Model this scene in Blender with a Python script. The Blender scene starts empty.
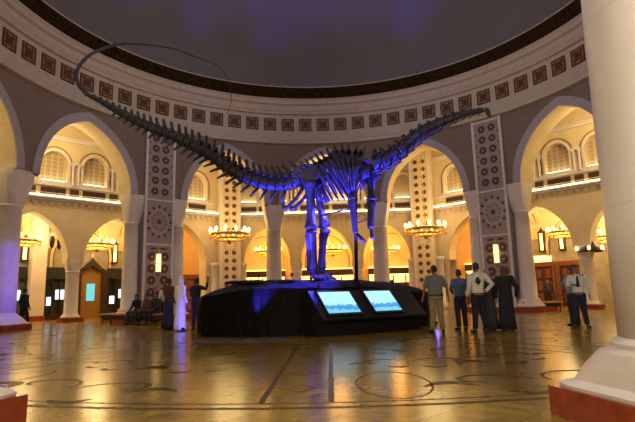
import bpy, bmesh, math, random
from mathutils import Vector, Matrix
random.seed(7)
PI = math.pi
S = bpy.context.scene
COL = S.collection

# ------------------------------------------------------------------ materials
MATS = {}
def mat(name, col, rough=.6, metal=0., var=0., scale=3., emit=None, es=0., bump=0., spec=.5, trans=0.):
    if name in MATS: return MATS[name]
    m = bpy.data.materials.new(name); m.use_nodes = True
    nt = m.node_tree; b = nt.nodes['Principled BSDF']
    b.inputs['Roughness'].default_value = rough; b.inputs['Metallic'].default_value = metal
    b.inputs['Specular IOR Level'].default_value = spec
    b.inputs['Base Color'].default_value = (*col, 1)
    if trans: b.inputs['Transmission Weight'].default_value = trans
    if var > 0 or bump > 0:
        tc = nt.nodes.new('ShaderNodeTexCoord'); n = nt.nodes.new('ShaderNodeTexNoise')
        n.inputs['Scale'].default_value = scale; n.inputs['Detail'].default_value = 5
        nt.links.new(tc.outputs['Object'], n.inputs['Vector'])
        if var > 0:
            r = nt.nodes.new('ShaderNodeValToRGB')
            r.color_ramp.elements[0].position = .3; r.color_ramp.elements[1].position = .7
            r.color_ramp.elements[0].color = (*[c*(1-var) for c in col], 1)
            r.color_ramp.elements[1].color = (*[min(1, c*(1+var)) for c in col], 1)
            nt.links.new(n.outputs['Fac'], r.inputs['Fac']); nt.links.new(r.outputs['Color'], b.inputs['Base Color'])
        if bump > 0:
            bp = nt.nodes.new('ShaderNodeBump'); bp.inputs['Strength'].default_value = bump; bp.inputs['Distance'].default_value = .05
            nt.links.new(n.outputs['Fac'], bp.inputs['Height']); nt.links.new(bp.outputs['Normal'], b.inputs['Normal'])
    if emit:
        b.inputs['Emission Color'].default_value = (*emit, 1); b.inputs['Emission Strength'].default_value = es
    MATS[name] = m; return m

plaster   = mat('spandrel_plaster', (.215,.160,.130), .8, var=.08, scale=1.5)
trim_m    = mat('carved_trim', (.38,.35,.38), .7, var=.06, scale=2)
greystone = mat('grey_stone_wall', (.27,.24,.19), .6, var=.2, scale=2.5)
pierp_m   = mat('pier_panel_plaster', (.33,.28,.285), .75, var=.06, scale=2)
cream     = mat('cream_plaster', (.64,.52,.31), .75, var=.06, scale=1.2)
stone     = mat('column_stone', (.66,.60,.55), .45, var=.05, scale=1.5)
frieze_m  = mat('frieze_plaster', (.50,.43,.34), .7, var=.08, scale=2)
dark_lat  = mat('lattice_dark', (.05,.022,.006), .6, var=.4, scale=12)
rosette_m = mat('rosette_brown', (.10,.035,.018), .6, var=.3, scale=8)
gold_lat  = mat('lattice_gold', (.26,.135,.018), .5, var=.3, scale=20)
band_m    = mat('dark_band', (.030,.016,.006), .9, var=.7, scale=6, spec=.05)
dome_m    = mat('dome_paint', (.17,.165,.155), .9, var=.05, scale=.4)
red_m     = mat('red_marble', (.25,.045,.018), .25, var=.25, scale=5)
gold_m    = mat('brass', (.75,.50,.16), .3, metal=.9)
goldp_m   = mat('gilded_metal', (.65,.42,.12), .45, metal=.3, var=.2, scale=9)
globe_m   = mat('lamp_globe', (1,.9,.6), .4, emit=(1.,.70,.32), es=2.6)
wlamp_m   = mat('wall_lamp_glass', (1,.85,.5), .4, emit=(1.,.66,.2), es=2.8)
cove_m    = mat('cove_strip', (1,.95,.8), .5, emit=(1.,.82,.48), es=7)
covew_m   = mat('cove_strip_orange', (1,.7,.3), .5, emit=(1.,.45,.10), es=5)
wood_m    = mat('dark_wood', (.028,.012,.006), .4, var=.3, scale=6)
redwood_m = mat('red_wood', (.16,.045,.018), .4, var=.3, scale=6)
black_m   = mat('black_paint', (.008,.008,.010), .5, var=.3, scale=5)
shopglow  = mat('shop_display', (.9,.95,1), .3, emit=(.8,.92,1.), es=1.4)
shopcyan  = mat('lit_panel_cyan', (.1,.5,.6), .3, emit=(.10,.55,.75), es=.8)
shopwarm  = mat('shop_display_warm', (1,.8,.5), .3, emit=(1.,.52,.18), es=1.8)
bone_m    = mat('dark_bone', (.040,.032,.038), .5, var=.45, scale=7, bump=.4)
steel_m   = mat('black_steel', (.02,.02,.022), .4, metal=.6)
rock_m    = mat('dark_rock', (.028,.028,.036), .9, var=.5, scale=4, bump=.8, spec=.2)
skirt_m   = mat('dark_panelling', (.006,.005,.004), .75, var=.5, scale=3, spec=.15)
console_m = mat('console_black', (.010,.010,.013), .4, spec=.3)
skin_m    = mat('skin_brown', (.22,.11,.065), .55)
hair_m    = mat('hair_black', (.01,.008,.007), .6)
eye_m     = mat('eye_dark', (.02,.012,.01), .2)
lip_m     = mat('lip', (.18,.05,.04), .5)

def marble_floor():
    m = bpy.data.materials.new('polished_marble'); m.use_nodes = True; nt = m.node_tree; N = nt.nodes; L = nt.links
    b = N['Principled BSDF']; tc = N.new('ShaderNodeTexCoord')
    n1 = N.new('ShaderNodeTexNoise'); n1.inputs['Scale'].default_value = 1.3; n1.inputs['Detail'].default_value = 8; n1.inputs['Distortion'].default_value = 1.5
    L.new(tc.outputs['Object'], n1.inputs['Vector'])
    r = N.new('ShaderNodeValToRGB'); e = r.color_ramp.elements
    e[0].position = .32; e[0].color = (.17,.110,.014,1); e[1].position = .68; e[1].color = (.32,.215,.036,1)
    L.new(n1.outputs['Fac'], r.inputs['Fac'])
    mp = N.new('ShaderNodeMapping'); mp.inputs['Rotation'].default_value = (0,0,PI/4); L.new(tc.outputs['Object'], mp.inputs['Vector'])
    br = N.new('ShaderNodeTexBrick'); br.offset = 0; br.inputs['Scale'].default_value = 1.; br.inputs['Brick Width'].default_value = .9; br.inputs['Row Height'].default_value = .9
    br.inputs['Mortar Size'].default_value = .012; br.inputs['Color1'].default_value = (1,1,1,1); br.inputs['Color2'].default_value = (.90,.86,.82,1); br.inputs['Mortar'].default_value = (.72,.66,.6,1)
    L.new(mp.outputs['Vector'], br.inputs['Vector'])
    mx = N.new('ShaderNodeMix'); mx.data_type = 'RGBA'; mx.blend_type = 'MULTIPLY'; mx.inputs[0].default_value = 1
    L.new(r.outputs['Color'], mx.inputs[6]); L.new(br.outputs['Color'], mx.inputs[7]); L.new(mx.outputs[2], b.inputs['Base Color'])
    n2 = N.new('ShaderNodeTexNoise'); n2.inputs['Scale'].default_value = 2.2; n2.inputs['Detail'].default_value = 3; L.new(tc.outputs['Object'], n2.inputs['Vector'])
    mr = N.new('ShaderNodeMapRange'); mr.inputs['To Min'].default_value = .15; mr.inputs['To Max'].default_value = .24; L.new(n2.outputs['Fac'], mr.inputs['Value'])
    L.new(mr.outputs['Result'], b.inputs['Roughness']); b.inputs['Specular IOR Level'].default_value = .24
    wv = N.new('ShaderNodeTexNoise'); wv.inputs['Scale'].default_value = 3.; L.new(tc.outputs['Object'], wv.inputs['Vector'])
    bp = N.new('ShaderNodeBump'); bp.inputs['Strength'].default_value = .04; bp.inputs['Distance'].default_value = .02
    L.new(wv.outputs['Fac'], bp.inputs['Height']); L.new(bp.outputs['Normal'], b.inputs['Normal'])
    return m
floor_m = marble_floor()
inlay_m = mat('floor_inlay', (.065,.032,.010), .4, var=.3, scale=5, spec=.12)
inlay_light = mat('floor_inlay_light', (.40,.26,.12), .18, var=.15, scale=3)

# ------------------------------------------------------------------ mesh helpers
class MB:
    def __init__(s): s.v = []; s.f = []; s.mi = []; s.mats = []; s.sm = []
    def mid(s, m):
        if m not in s.mats: s.mats.append(m)
        return s.mats.index(m)
    def add(s, vs, fs, m, smooth=False):
        o = len(s.v); s.v += [tuple(p) for p in vs]; k = s.mid(m)
        for f in fs: s.f.append([i+o for i in f]); s.mi.append(k); s.sm.append(smooth)
    def quad(s, a, b, c, d, m): s.add([a,b,c,d], [(0,1,2,3)], m)
    def box(s, c, h, m, R=None, F=None):
        P = []
        for z in (-1,1):
            for y in (-1,1):
                for x in (-1,1):
                    q = Vector((x*h[0], y*h[1], z*h[2]))
                    if R: q = R @ q
                    q = Vector(c)+q
                    P.append(F(q.x, q.z, q.y) if F else q)
        s.add(P, [(0,1,3,2),(4,6,7,5),(0,4,5,1),(2,3,7,6),(0,2,6,4),(1,5,7,3)], m)
    def sbox(s, F, s0, s1, z0, z1, d0, d1, m, step=.5):     # box mapped through a wall function F(s,z,d)
        n = max(1, int(math.ceil(abs(s1-s0)/step)))
        for i in range(n):
            a = s0+(s1-s0)*i/n; b = s0+(s1-s0)*(i+1)/n
            P = [F(a,z0,d0),F(b,z0,d0),F(b,z1,d0),F(a,z1,d0),F(a,z0,d1),F(b,z0,d1),F(b,z1,d1),F(a,z1,d1)]
            fs = [(0,1,2,3),(4,7,6,5),(0,4,5,1),(3,2,6,7)]
            if i == 0: fs.append((0,3,7,4))
            if i == n-1: fs.append((1,5,6,2))
            s.add(P, fs, m)
    def lathe(s, prof, m, c=(0,0,0), n=24, a0=0, a1=2*PI, smooth=True, cap=True):
        vs = []; fs = []; full = abs(a1-a0-2*PI) < 1e-6; k = n if full else n+1
        for r, z in prof:
            for i in range(k):
                a = a0+(a1-a0)*i/n; vs.append((c[0]+r*math.cos(a), c[1]+r*math.sin(a), c[2]+z))
        for j in range(len(prof)-1):
            for i in range(n):
                i2 = (i+1) % k; fs.append((j*k+i, j*k+i2, (j+1)*k+i2, (j+1)*k+i))
        if cap and full:
            if prof[0][0] > 1e-4: fs.append(tuple(range(k))[::-1])
            if prof[-1][0] > 1e-4: fs.append(tuple((len(prof)-1)*k+i for i in range(k)))
        s.add(vs, fs, m, smooth)
    def tube(s, pts, rad, m, n=8, flat=1., up=None, cap=True, smooth=True):
        pts = [Vector(p) for p in pts]; K = len(pts)
        if not hasattr(rad, '__len__'): rad = [rad]*K
        vs = []; fs = []; prev = None
        for i, p in enumerate(pts):
            t = (pts[min(i+1,K-1)]-pts[max(i-1,0)]).normalized()
            if up is not None: ref = Vector(up)
            elif prev is None: ref = Vector((0,0,1)) if abs(t.z) < .9 else Vector((0,1,0))
            else: ref = prev
            u = ref - t*ref.dot(t)
            if u.length < 1e-5: u = Vector((1,0,0)) - t*t.x
            u.normalize(); prev = u; w = t.cross(u)
            r = rad[i]; ru, rw = (r if hasattr(r,'__len__') else (r, r*flat))
            for k in range(n):
                a = 2*PI*k/n; vs.append(p+u*ru*math.cos(a)+w*rw*math.sin(a))
        for i in range(K-1):
            for k in range(n):
                k2 = (k+1) % n; fs.append((i*n+k, i*n+k2, (i+1)*n+k2, (i+1)*n+k))
        if cap: fs.append(tuple(range(n))[::-1]); fs.append(tuple((K-1)*n+k for k in range(n)))
        s.add(vs, fs, m, smooth)
    def ball(s, c, r, m, n=10, R=None):
        if not hasattr(r,'__len__'): r = (r,r,r)
        vs = []; fs = []; h = max(4, n//2+1)
        for j in range(h+1):
            th = PI*j/h
            for i in range(n):
                a = 2*PI*i/n; q = Vector((r[0]*math.sin(th)*math.cos(a), r[1]*math.sin(th)*math.sin(a), r[2]*math.cos(th)))
                if R: q = R @ q
                vs.append(Vector(c)+q)
        for j in range(h):
            for i in range(n):
                i2 = (i+1) % n; fs.append((j*n+i, (j+1)*n+i, (j+1)*n+i2, j*n+i2))
        s.add(vs, fs, m, True)
    def poly(s, pts, z0, z1, m):
        n = len(pts); vs = [(x,y,z0) for x,y in pts]+[(x,y,z1) for x,y in pts]
        s.add(vs, [tuple(range(n))[::-1], tuple(range(n,2*n))]+[(i,(i+1)%n,n+(i+1)%n,n+i) for i in range(n)], m)
    def build(s, name, parent=None, loc=None):
        me = bpy.data.meshes.new(name); me.from_pydata(s.v, [], s.f)
        for m in s.mats: me.materials.append(m)
        me.polygons.foreach_set('material_index', s.mi); me.polygons.foreach_set('use_smooth', s.sm)
        bm = bmesh.new(); bm.from_mesh(me); bmesh.ops.remove_doubles(bm, verts=bm.verts, dist=1e-5)
        bmesh.ops.recalc_face_normals(bm, faces=bm.faces); bm.to_mesh(me); bm.free()
        me.update(); o = bpy.data.objects.new(name, me); COL.objects.link(o)
        if parent: o.parent = parent
        if loc: o.location = loc
        return o
def tag(o, label=None, cat=None, group=None, kind=None):
    if label: o['label'] = label
    if cat: o['category'] = cat
    if group: o['group'] = group
    if kind: o['kind'] = kind
    return o
def struct(o, label=None): return tag(o, label, None, None, 'structure')
def empty(name, loc=(0,0,0), rz=0., label=None, cat=None, group=None):
    o = bpy.data.objects.new(name, None); COL.objects.link(o); o.location = loc; o.rotation_euler = (0,0,rz); o.empty_display_size = .2
    return tag(o, label, cat, group)
def copy_tree(o, parent=None):
    c = o.copy(); COL.objects.link(c); c.parent = parent
    for ch in list(o.children): copy_tree(ch, c)
    return c
R_ = math.radians

# ------------------------------------------------------------------ the wall mappings
RR = 17.5
def Fring(a0):                                  # s metres clockwise-free along the ring from angle a0 (deg), d = outwards
    def F(s, z, d=0.):
        a = R_(a0) + s/RR; r = RR + d
        return Vector((r*math.cos(a), r*math.sin(a), z))
    return F
def Fflat(k, a):                                # straight side with normal angle k and apothem a
    n = Vector((math.cos(R_(k)), math.sin(R_(k)), 0)); t = Vector((-n.y, n.x, 0))
    def F(s, z, d=0.): return n*(a+d) + t*s + Vector((0,0,z))
    return F
def arch_pts(w, rise, n=14):                    # pointed arch from left spring to right spring (x, h)
    r = (w*w+rise*rise)/(2*w); c = r-w; am = math.asin(rise/r); P = []
    for i in range(n+1):
        a = am*i/n; P.append((-(r*math.cos(a)-c), r*math.sin(a)))
    return P + [(-x, h) for x, h in P[:-1][::-1]]
def arcade(mb, F, s0, s1, ztop, zbase, ops, th, m, step=.6, msoff=None, soffit=True, back=True, d0=0.):
    """ops: (centre, halfwidth, zsill, zspring, rise) sorted along s; wall from zbase (may be a function) to ztop"""
    msoff = msoff or m
    def solid(a, b, zb, zt):
        if b-a > 1e-4 and zt-zb > 1e-4:
            n = max(1, int(math.ceil((b-a)/step)))
            for i in range(n):
                x = a+(b-a)*i/n; y = a+(b-a)*(i+1)/n
                mb.quad(F(x,zb,d0),F(y,zb,d0),F(y,zt,d0),F(x,zt,d0), m)
                if back: mb.quad(F(x,zb,d0+th),F(y,zb,d0+th),F(y,zt,d0+th),F(x,zt,d0+th), m)
                mb.quad(F(x,zb,d0),F(y,zb,d0),F(y,zb,d0+th),F(x,zb,d0+th), msoff)
                mb.quad(F(x,zt,d0),F(y,zt,d0),F(y,zt,d0+th),F(x,zt,d0+th), msoff)
    cur = s0
    for (c, w, zsill, zs, rise) in ops:
        zb = zbase(cur, c-w) if callable(zbase) else zbase
        solid(cur, c-w, zb, ztop)
        for sg in (-1, 1):
            zb2 = zb if sg < 0 else (zbase(c+w, c+w+.1) if callable(zbase) else zbase)
            zl = max(zb2, zsill)
            if zs > zl: mb.quad(F(c+sg*w,zl,d0),F(c+sg*w,zl,d0+th),F(c+sg*w,zs,d0+th),F(c+sg*w,zs,d0), msoff)
        if zsill > (zbase if not callable(zbase) else 0) + 1e-3: solid(c-w, c+w, zbase if not callable(zbase) else 0, zsill)
        P = arch_pts(w, rise)
        for (xa, ha), (xb, hb) in zip(P[:-1], P[1:]):
            a, b, za, zb_ = c+xa, c+xb, zs+ha, zs+hb
            if b-a > 1e-4:
                mb.quad(F(a,za,d0),F(b,zb_,d0),F(b,ztop,d0),F(a,ztop,d0), m)
                if back: mb.quad(F(a,za,d0+th),F(b,zb_,d0+th),F(b,ztop,d0+th),F(a,ztop,d0+th), m)
                mb.quad(F(a,ztop,d0),F(b,ztop,d0),F(b,ztop,d0+th),F(a,ztop,d0+th), msoff)
            if soffit: mb.quad(F(a,za,d0),F(b,zb_,d0),F(b,zb_,d0+th),F(a,za,d0+th), msoff)
        cur = c+w
    zb = zbase(cur, s1) if callable(zbase) else zbase
    solid(cur, s1, zb, ztop)
def archivolt(mb, F, c, w, zs, rise, width, out, m, zlow=None, d0=0., off=0.):
    P = [(x, h) for x, h in arch_pts(w+off, rise+off*1.15)]; Q = arch_pts(w+off+width, rise+(off+width)*1.15)
    if zlow is not None: P = [(P[0][0], zlow-zs)]+P+[(P[-1][0], zlow-zs)]; Q = [(Q[0][0], zlow-zs)]+Q+[(Q[-1][0], zlow-zs)]
    for i in range(len(P)-1):
        a, b, p, q = P[i], P[i+1], Q[i], Q[i+1]
        A = lambda u, d: F(c+u[0], zs+u[1], d0+d)
        mb.quad(A(a,-out),A(b,-out),A(q,-out),A(p,-out), m)
        mb.quad(A(p,-out),A(q,-out),A(q,0),A(p,0), m)
        mb.quad(A(a,-out),A(b,-out),A(b,0),A(a,0), m)
def flower(mb, F, s, z, r, m, d=-.03, n=8, m2=None, lobes=.22):
    vs = [F(s, z, d)]; K = n*4
    for i in range(K):
        a = 2*PI*i/K; rr = r*(1-lobes*(.5+.5*math.cos(a*n))); vs.append(F(s+rr*math.sin(a), z+rr*math.cos(a), d))
    mb.add(vs, [(0, i+1, (i+1) % K+1) for i in range(K)], m)
    if m2:
        vs = [F(s, z, d-.01)]
        for i in range(8):
            a = 2*PI*i/8; rr = r*(.30 if i % 2 else .18); vs.append(F(s+rr*math.sin(a), z+rr*math.cos(a), d-.01))
        mb.add(vs, [(0, i+1, (i+1) % 8+1) for i in range(8)], m2)
def lozenge(mb, F, s, z, a, b, m, ang=0., d=-.03):
    vs = []
    for x, y in ((0,b),(a,0),(0,-b),(-a,0)):
        vs.append(F(s+x*math.cos(ang)-y*math.sin(ang), z+x*math.sin(ang)+y*math.cos(ang), d))
    mb.add(vs, [(0,1,2,3)], m)

# ------------------------------------------------------------------ floor with inlay
mb = MB()
K = 96
for r0, r1 in ((0,9),(9,18),(18,30),(30,46)):
    for i in range(K):
        a, b = 2*PI*i/K, 2*PI*(i+1)/K
        if r0 == 0: mb.add([(0,0,0),(r1*math.cos(a),r1*math.sin(a),0),(r1*math.cos(b),r1*math.sin(b),0)], [(0,1,2)], floor_m)
        else: mb.quad((r0*math.cos(a),r0*math.sin(a),0),(r1*math.cos(a),r1*math.sin(a),0),(r1*math.cos(b),r1*math.sin(b),0),(r0*math.cos(b),r0*math.sin(b),0), floor_m)
def ribbon(pts, w, m, z=.003):
    K = len(pts)
    L_ = []; 
    for i, p in enumerate(pts):
        t = (Vector(pts[min(i+1,K-1)])-Vector(pts[max(i-1,0)])).normalized(); nn = Vector((-t.y, t.x))
        ww = w[i] if hasattr(w,'__len__') else w
        L_.append(((p[0]+nn.x*ww/2, p[1]+nn.y*ww/2, z), (p[0]-nn.x*ww/2, p[1]-nn.y*ww/2, z)))
    for i in range(K-1): mb.quad(L_[i][0], L_[i][1], L_[i+1][1], L_[i+1][0], m)
def circle(r, w, m, z=.003, K=144): ribbon([(r*math.cos(2*PI*i/K), r*math.sin(2*PI*i/K)) for i in range(K+1)], w, m, z)
circle(17.05, .10, inlay_m); circle(16.75, .04, inlay_m); circle(8.2, .12, inlay_m); circle(24.4, .1, inlay_m)
def rot2(p, a): return (p[0]*math.cos(a)-p[1]*math.sin(a), p[0]*math.sin(a)+p[1]*math.cos(a))
def curve_loc(fn, n=28): return [fn(i/(n-1)) for i in range(n)]
for k in range(12):
    a = R_(k*30)
    def G(pts): return [rot2(p, a) for p in pts]
    for x in (-.80, .20): ribbon(G([(x, -16.7), (x, -8.25)]), .09, inlay_m)       # the two lines of a radial band
    for c in range(5): 
        y = -15.6+c*1.6; ribbon(G([(-.3, y-.35), (-.05, y), (-.3, y+.35), (-.55, y), (-.3, y-.35)]), .05, inlay_m)
    for sx in (-1, 1):
        ox = -.3
        def M(p): return (ox+sx*p[0], p[1])
        loop = curve_loc(lambda t: M((1.55+.62*math.cos(2*PI*t), -15.3+1.25*math.sin(2*PI*t))), 36)
        if sx > 0: ribbon(G(loop), .04, inlay_m)
        for (cx_, cy_, sc, fl) in ((3.1,-15.2,1.,1),(3.0,-12.6,.8,-1),(1.6,-12.6,.7,1),(2.0,-10.4,.6,-1)):
            sp = curve_loc(lambda t: M((cx_+fl*sc*(.85*(1-t*.85))*math.cos(4.6*t), cy_+sc*(.75*(1-t*.85))*math.sin(4.6*t))), 26)
            ribbon(G(sp), [.03+.09*math.sin(PI*i/25) for i in range(26)], inlay_m)
            leaf = curve_loc(lambda t: M((cx_-fl*sc*(.2+.9*t), cy_-sc*.5+sc*.35*math.sin(PI*t))), 14)
            ribbon(G(leaf), [.02+.26*sc*math.sin(PI*i/13) for i in range(14)], inlay_m)
            leaf = curve_loc(lambda t: M((cx_+fl*sc*(.1+.7*t), cy_-sc*.9-sc*.25*math.sin(PI*t))), 14)
            ribbon(G(leaf), [.02+.20*sc*math.sin(PI*i/13) for i in range(14)], inlay_m)
struct(mb.build('floor'))

# ------------------------------------------------------------------ rotunda ring wall
SUP = [(45,7.4),(75.7,2.8),(103.9,2.8),(135,7.4),(167.9,2.8),(192.1,2.8),(225,7.4),(255.2,2.8),(283.2,2.8),(315,7.4),(347.9,2.8),(372.1,2.8),(405,7.4)]
TH = 1.5; ZS = 9.0; RISE = 4.4
F0 = Fring(0)
m2a = lambda deg: R_(deg)*RR
ops = []
for (a, ha), (b, hb) in zip(SUP[:-1], SUP[1:]):
    lo, hi = a+ha, b-hb
    ops.append((m2a((lo+hi)/2), m2a((hi-lo)/2), 0, ZS, RISE))
mb = MB()
start = m2a(45); 
def zb_fn(x, y): return 8.9
arcade(mb, F0, start, start+2*PI*RR, 14.6, zb_fn, ops, TH, plaster, step=.35, msoff=cream)
wall = struct(mb.build('wall_rotunda'))
mb = MB()
for o in ops: archivolt(mb, F0, o[0], o[1], ZS, RISE, .55, .10, trim_m)
struct(mb.build('trim_arches'))

# frieze + cornice + dark band
mb = MB()
def ringprof(mb, prof, m, n=144):
    mb.lathe(prof, m, n=n, smooth=False, cap=False)
ringprof(mb, [(17.5,14.25),(17.2,14.3),(17.15,14.55),(17.3,14.65),(17.4,15.1),(17.4,16.85),(17.2,16.9),(17.15,17.05),(17.05,17.2),(17.05,17.6),(16.85,17.7),(16.8,17.95),(16.7,18.05),(16.68,18.2)], frieze_m)
ringprof(mb, [(16.68,18.12),(16.62,18.12),(16.40,18.98)], band_m)
ringprof(mb, [(16.40,18.98),(16.36,19.0),(16.36,19.06),(16.5,19.1),(17.3,19.0),(17.3,19.3)], frieze_m)
fr = struct(mb.build('trim_frieze'))
# 72 square lattice panels of the frieze
def frieze_panel(a):
    F = Fring(a); mb = MB(); d = -.13
    mb.sbox(F, -.5, .5, 15.5, 16.5, d, -.05, gold_lat)
    for sx in (-1,1):
        mb.sbox(F, sx*.5-.035, sx*.5+.035, 15.47, 16.53, d-.03, -.05, dark_lat); mb.sbox(F, -.5, .5, 16+sx*.5-.035, 16+sx*.5+.035, d-.03, -.05, dark_lat)
        mb.sbox(F, sx*.25-.035, sx*.25+.035, 15.55, 16.45, d-.015, -.05, dark_lat); mb.sbox(F, -.45, .45, 16+sx*.25-.035, 16+sx*.25+.035, d-.015, -.05, dark_lat)
    flower(mb, F, 0, 16, .27, rosette_m, d-.04, 8); flower(mb, F, 0, 16, .13, dark_lat, d-.06, 6)
    return mb.build('frieze_panel', fr)
for i in range(72): frieze_panel(i*5)

# dome
mb = MB()
prof = [(17.3*math.cos(t), 19.3+7.5*math.sin(t)) for t in [PI/2*i/20 for i in range(21)]]; prof[-1] = (.02, 26.8)
mb.lathe(prof, dome_m, n=96, cap=False)
struct(mb.build('ceiling_dome'))

# ornate piers (flat panel with rosettes, engaged columns either side)
def col_profile(r=.70, top=7.0):
    return [(1.12,.33),(1.14,.40),(1.10,.47),(.98,.50),(.96,.56),(.90,.66),(.82,.76),(.84,.80),(.80,.86),(r,.92),(r*.97,2.5),(r*.92,top*.7),(r*.88,top-.15),(r*.95,top-.12),(r*.97,top-.02),(r*.92,top)]
def capital(mb, F, s, half, m, z0=7.0, z1=9.0, dc=.75, depth=.75, r0=.62):
    steps = [(0,.0),(.12,.10),(.35,.16),(.6,.34),(.85,.62),(1.0,.88),(1.0,1.0)]
    zz = [0,.12,.30,.50,.70,.86,1.0]; prev = None
    n = 24
    for i, (g, _) in enumerate(steps):
        z = z0+(z1-z0)*zz[i]; ring = []
        e = 2+6*g
        for k in range(n):
            a = 2*PI*k/n; ca, sa = math.cos(a), math.sin(a)
            hx = r0+(half-r0)*g; hy = r0+(depth-r0)*g
            rr = 1/((abs(ca)**e+abs(sa)**e)**(1/e))
            ring.append(F(s+hx*rr*ca, z, dc+hy*rr*sa))
        if prev:
            fs = [(k, (k+1)%n, n+(k+1)%n, n+k) for k in range(n)]
            mb.add(prev+ring, fs, m)
        else: mb.add(ring, [tuple(range(n))[::-1]], m)
        prev = ring
    mb.add(prev, [tuple(range(n))], m)
def make_pier(a0, label, lamp_label):
    F = Fring(a0); t = empty('ornate_pier', (RR*math.cos(R_(a0)), RR*math.sin(R_(a0)), 0), 0, label, 'pier')
    inv = Matrix.Translation(-t.location)
    def bld(mb, name, par=t):
        mb.v = [tuple(Vector(v)-t.location) for v in mb.v]; return mb.build(name, par)
    mb = MB(); mb.sbox(F, -1.15, 1.15, .4, 14.25, -.10, 1.3, pierp_m)
    for sx in (-1,1): mb.sbox(F, sx*1.1-.09, sx*1.1+.09, .4, 14.25, -.18, -.08, stone)
    for z in (8.75, 5.45, 14.1): mb.sbox(F, -1.05, 1.05, z-.06, z+.06, -.16, -.08, stone)
    bld(mb, 'shaft')
    mb = MB()
    for r in range(6):
        for sx in (-1,1): flower(mb, F, sx*.40, 9.42+r*.82, .33, rosette_m, -.13, 8, trim_m)
    for r in range(5):
        for sx in (-1,1): lozenge(mb, F, sx*.86, 9.85+r*.82, .06, .12, rosette_m, 0, -.13)
    bld(mb, 'rosette_panel')
    mb = MB(); flower(mb, F, 0, 7.15, .20, rosette_m, -.13, 8)
    for i in range(12):
        a = 2*PI*i/12; lozenge(mb, F, .92*math.sin(a), 7.15+1.12*math.cos(a), .12, .17, rosette_m, -a, -.13)
    for i in range(12):
        a = 2*PI*(i+.5)/12; lozenge(mb, F, .5*math.sin(a), 7.15+.6*math.cos(a), .045, .09, rosette_m, -a, -.13)
    K = 40
    for r_, w_ in ((.72,.03),):
        for i in range(K):
            a, b = 2*PI*i/K, 2*PI*(i+1)/K
            mb.quad(F(r_*math.sin(a),7.15+r_*1.2*math.cos(a),-.14),F(r_*math.sin(b),7.15+r_*1.2*math.cos(b),-.14),F((r_+w_)*math.sin(b),7.15+(r_+w_)*1.2*math.cos(b),-.14),F((r_+w_)*math.sin(a),7.15+(r_+w_)*1.2*math.cos(a),-.14), stone)
    bld(mb, 'medallion')
    mb = MB()
    for sx in (-1,1):
        lozenge(mb, F, sx*.4, 5.15, .36, .10, rosette_m, 0, -.13)
        for r in range(5): flower(mb, F, sx*.5, 4.55-r*.85, .36, rosette_m, -.13, 8, trim_m, .15)
    for r in range(5): lozenge(mb, F, 0, 4.1-r*.85, .08, .14, rosette_m, 0, -.13)
    bld(mb, 'lower_rosettes')
    mb = MB(); mb.sbox(F, -2.7, 2.7, 0, .33, -.55, 2.3, red_m); mb.sbox(F, -1.2, 1.2, .33, .6, -.22, 1.2, stone); bld(mb, 'plinth')
    for sx in (-1,1):
        mb = MB(); p = F(sx*1.72, 0, .62); mb.lathe([(r*(.88 if z<.9 else .92), z) for r, z in col_profile(.62)], stone, c=(p.x,p.y,0), n=28); bld(mb, 'engaged_column')
        mb = MB(); capital(mb, F, sx*1.62, .70, stone, 7.0, 9.0, .70, .78, .52); bld(mb, 'capital')
    L_ = empty('wall_lantern', tuple(F(0, 3.4, -.2)), R_(a0), lamp_label, 'lamp', 'wall lanterns on the ornate piers')
    mb = MB(); mb.lathe([(.03,0),(.16,.08),(.17,.12),(.17,1.3),(.14,1.36)], wlamp_m, n=10); mb.build('glass_shade', L_)
    mb = MB()
    for z, r in ((.02,.19),(.62,.185),(1.34,.20)): mb.lathe([(r-.05,z),(r,z),(r,z+.05),(r-.05,z+.05)], goldp_m, n=10, smooth=False)
    mb.lathe([(.14,1.38),(.08,1.55),(.02,1.7)], goldp_m, n=10); mb.lathe([(.02,-.2),(.10,-.04),(.16,.02)], goldp_m, n=10)
    mb.box((.12,0,.68), (.10,.05,.06), goldp_m); mb.build('metal_frame', L_)
    return t
make_pier(45, 'tall ornate pier with brown rosette panels, right of the skull', 'glowing vertical wall lantern on the ornate pier right of the skeleton')
make_pier(135, 'tall ornate pier with brown rosette panels, behind the tail on the left', 'glowing vertical wall lantern on the ornate pier behind the tail')
make_pier(225, 'tall ornate pier beside the viewer on the left, outside the picture', 'glowing wall lantern on the near left pier')
make_pier(315, 'tall ornate pier beside the viewer on the right, outside the picture', 'glowing wall lantern on the near right pier')

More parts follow.
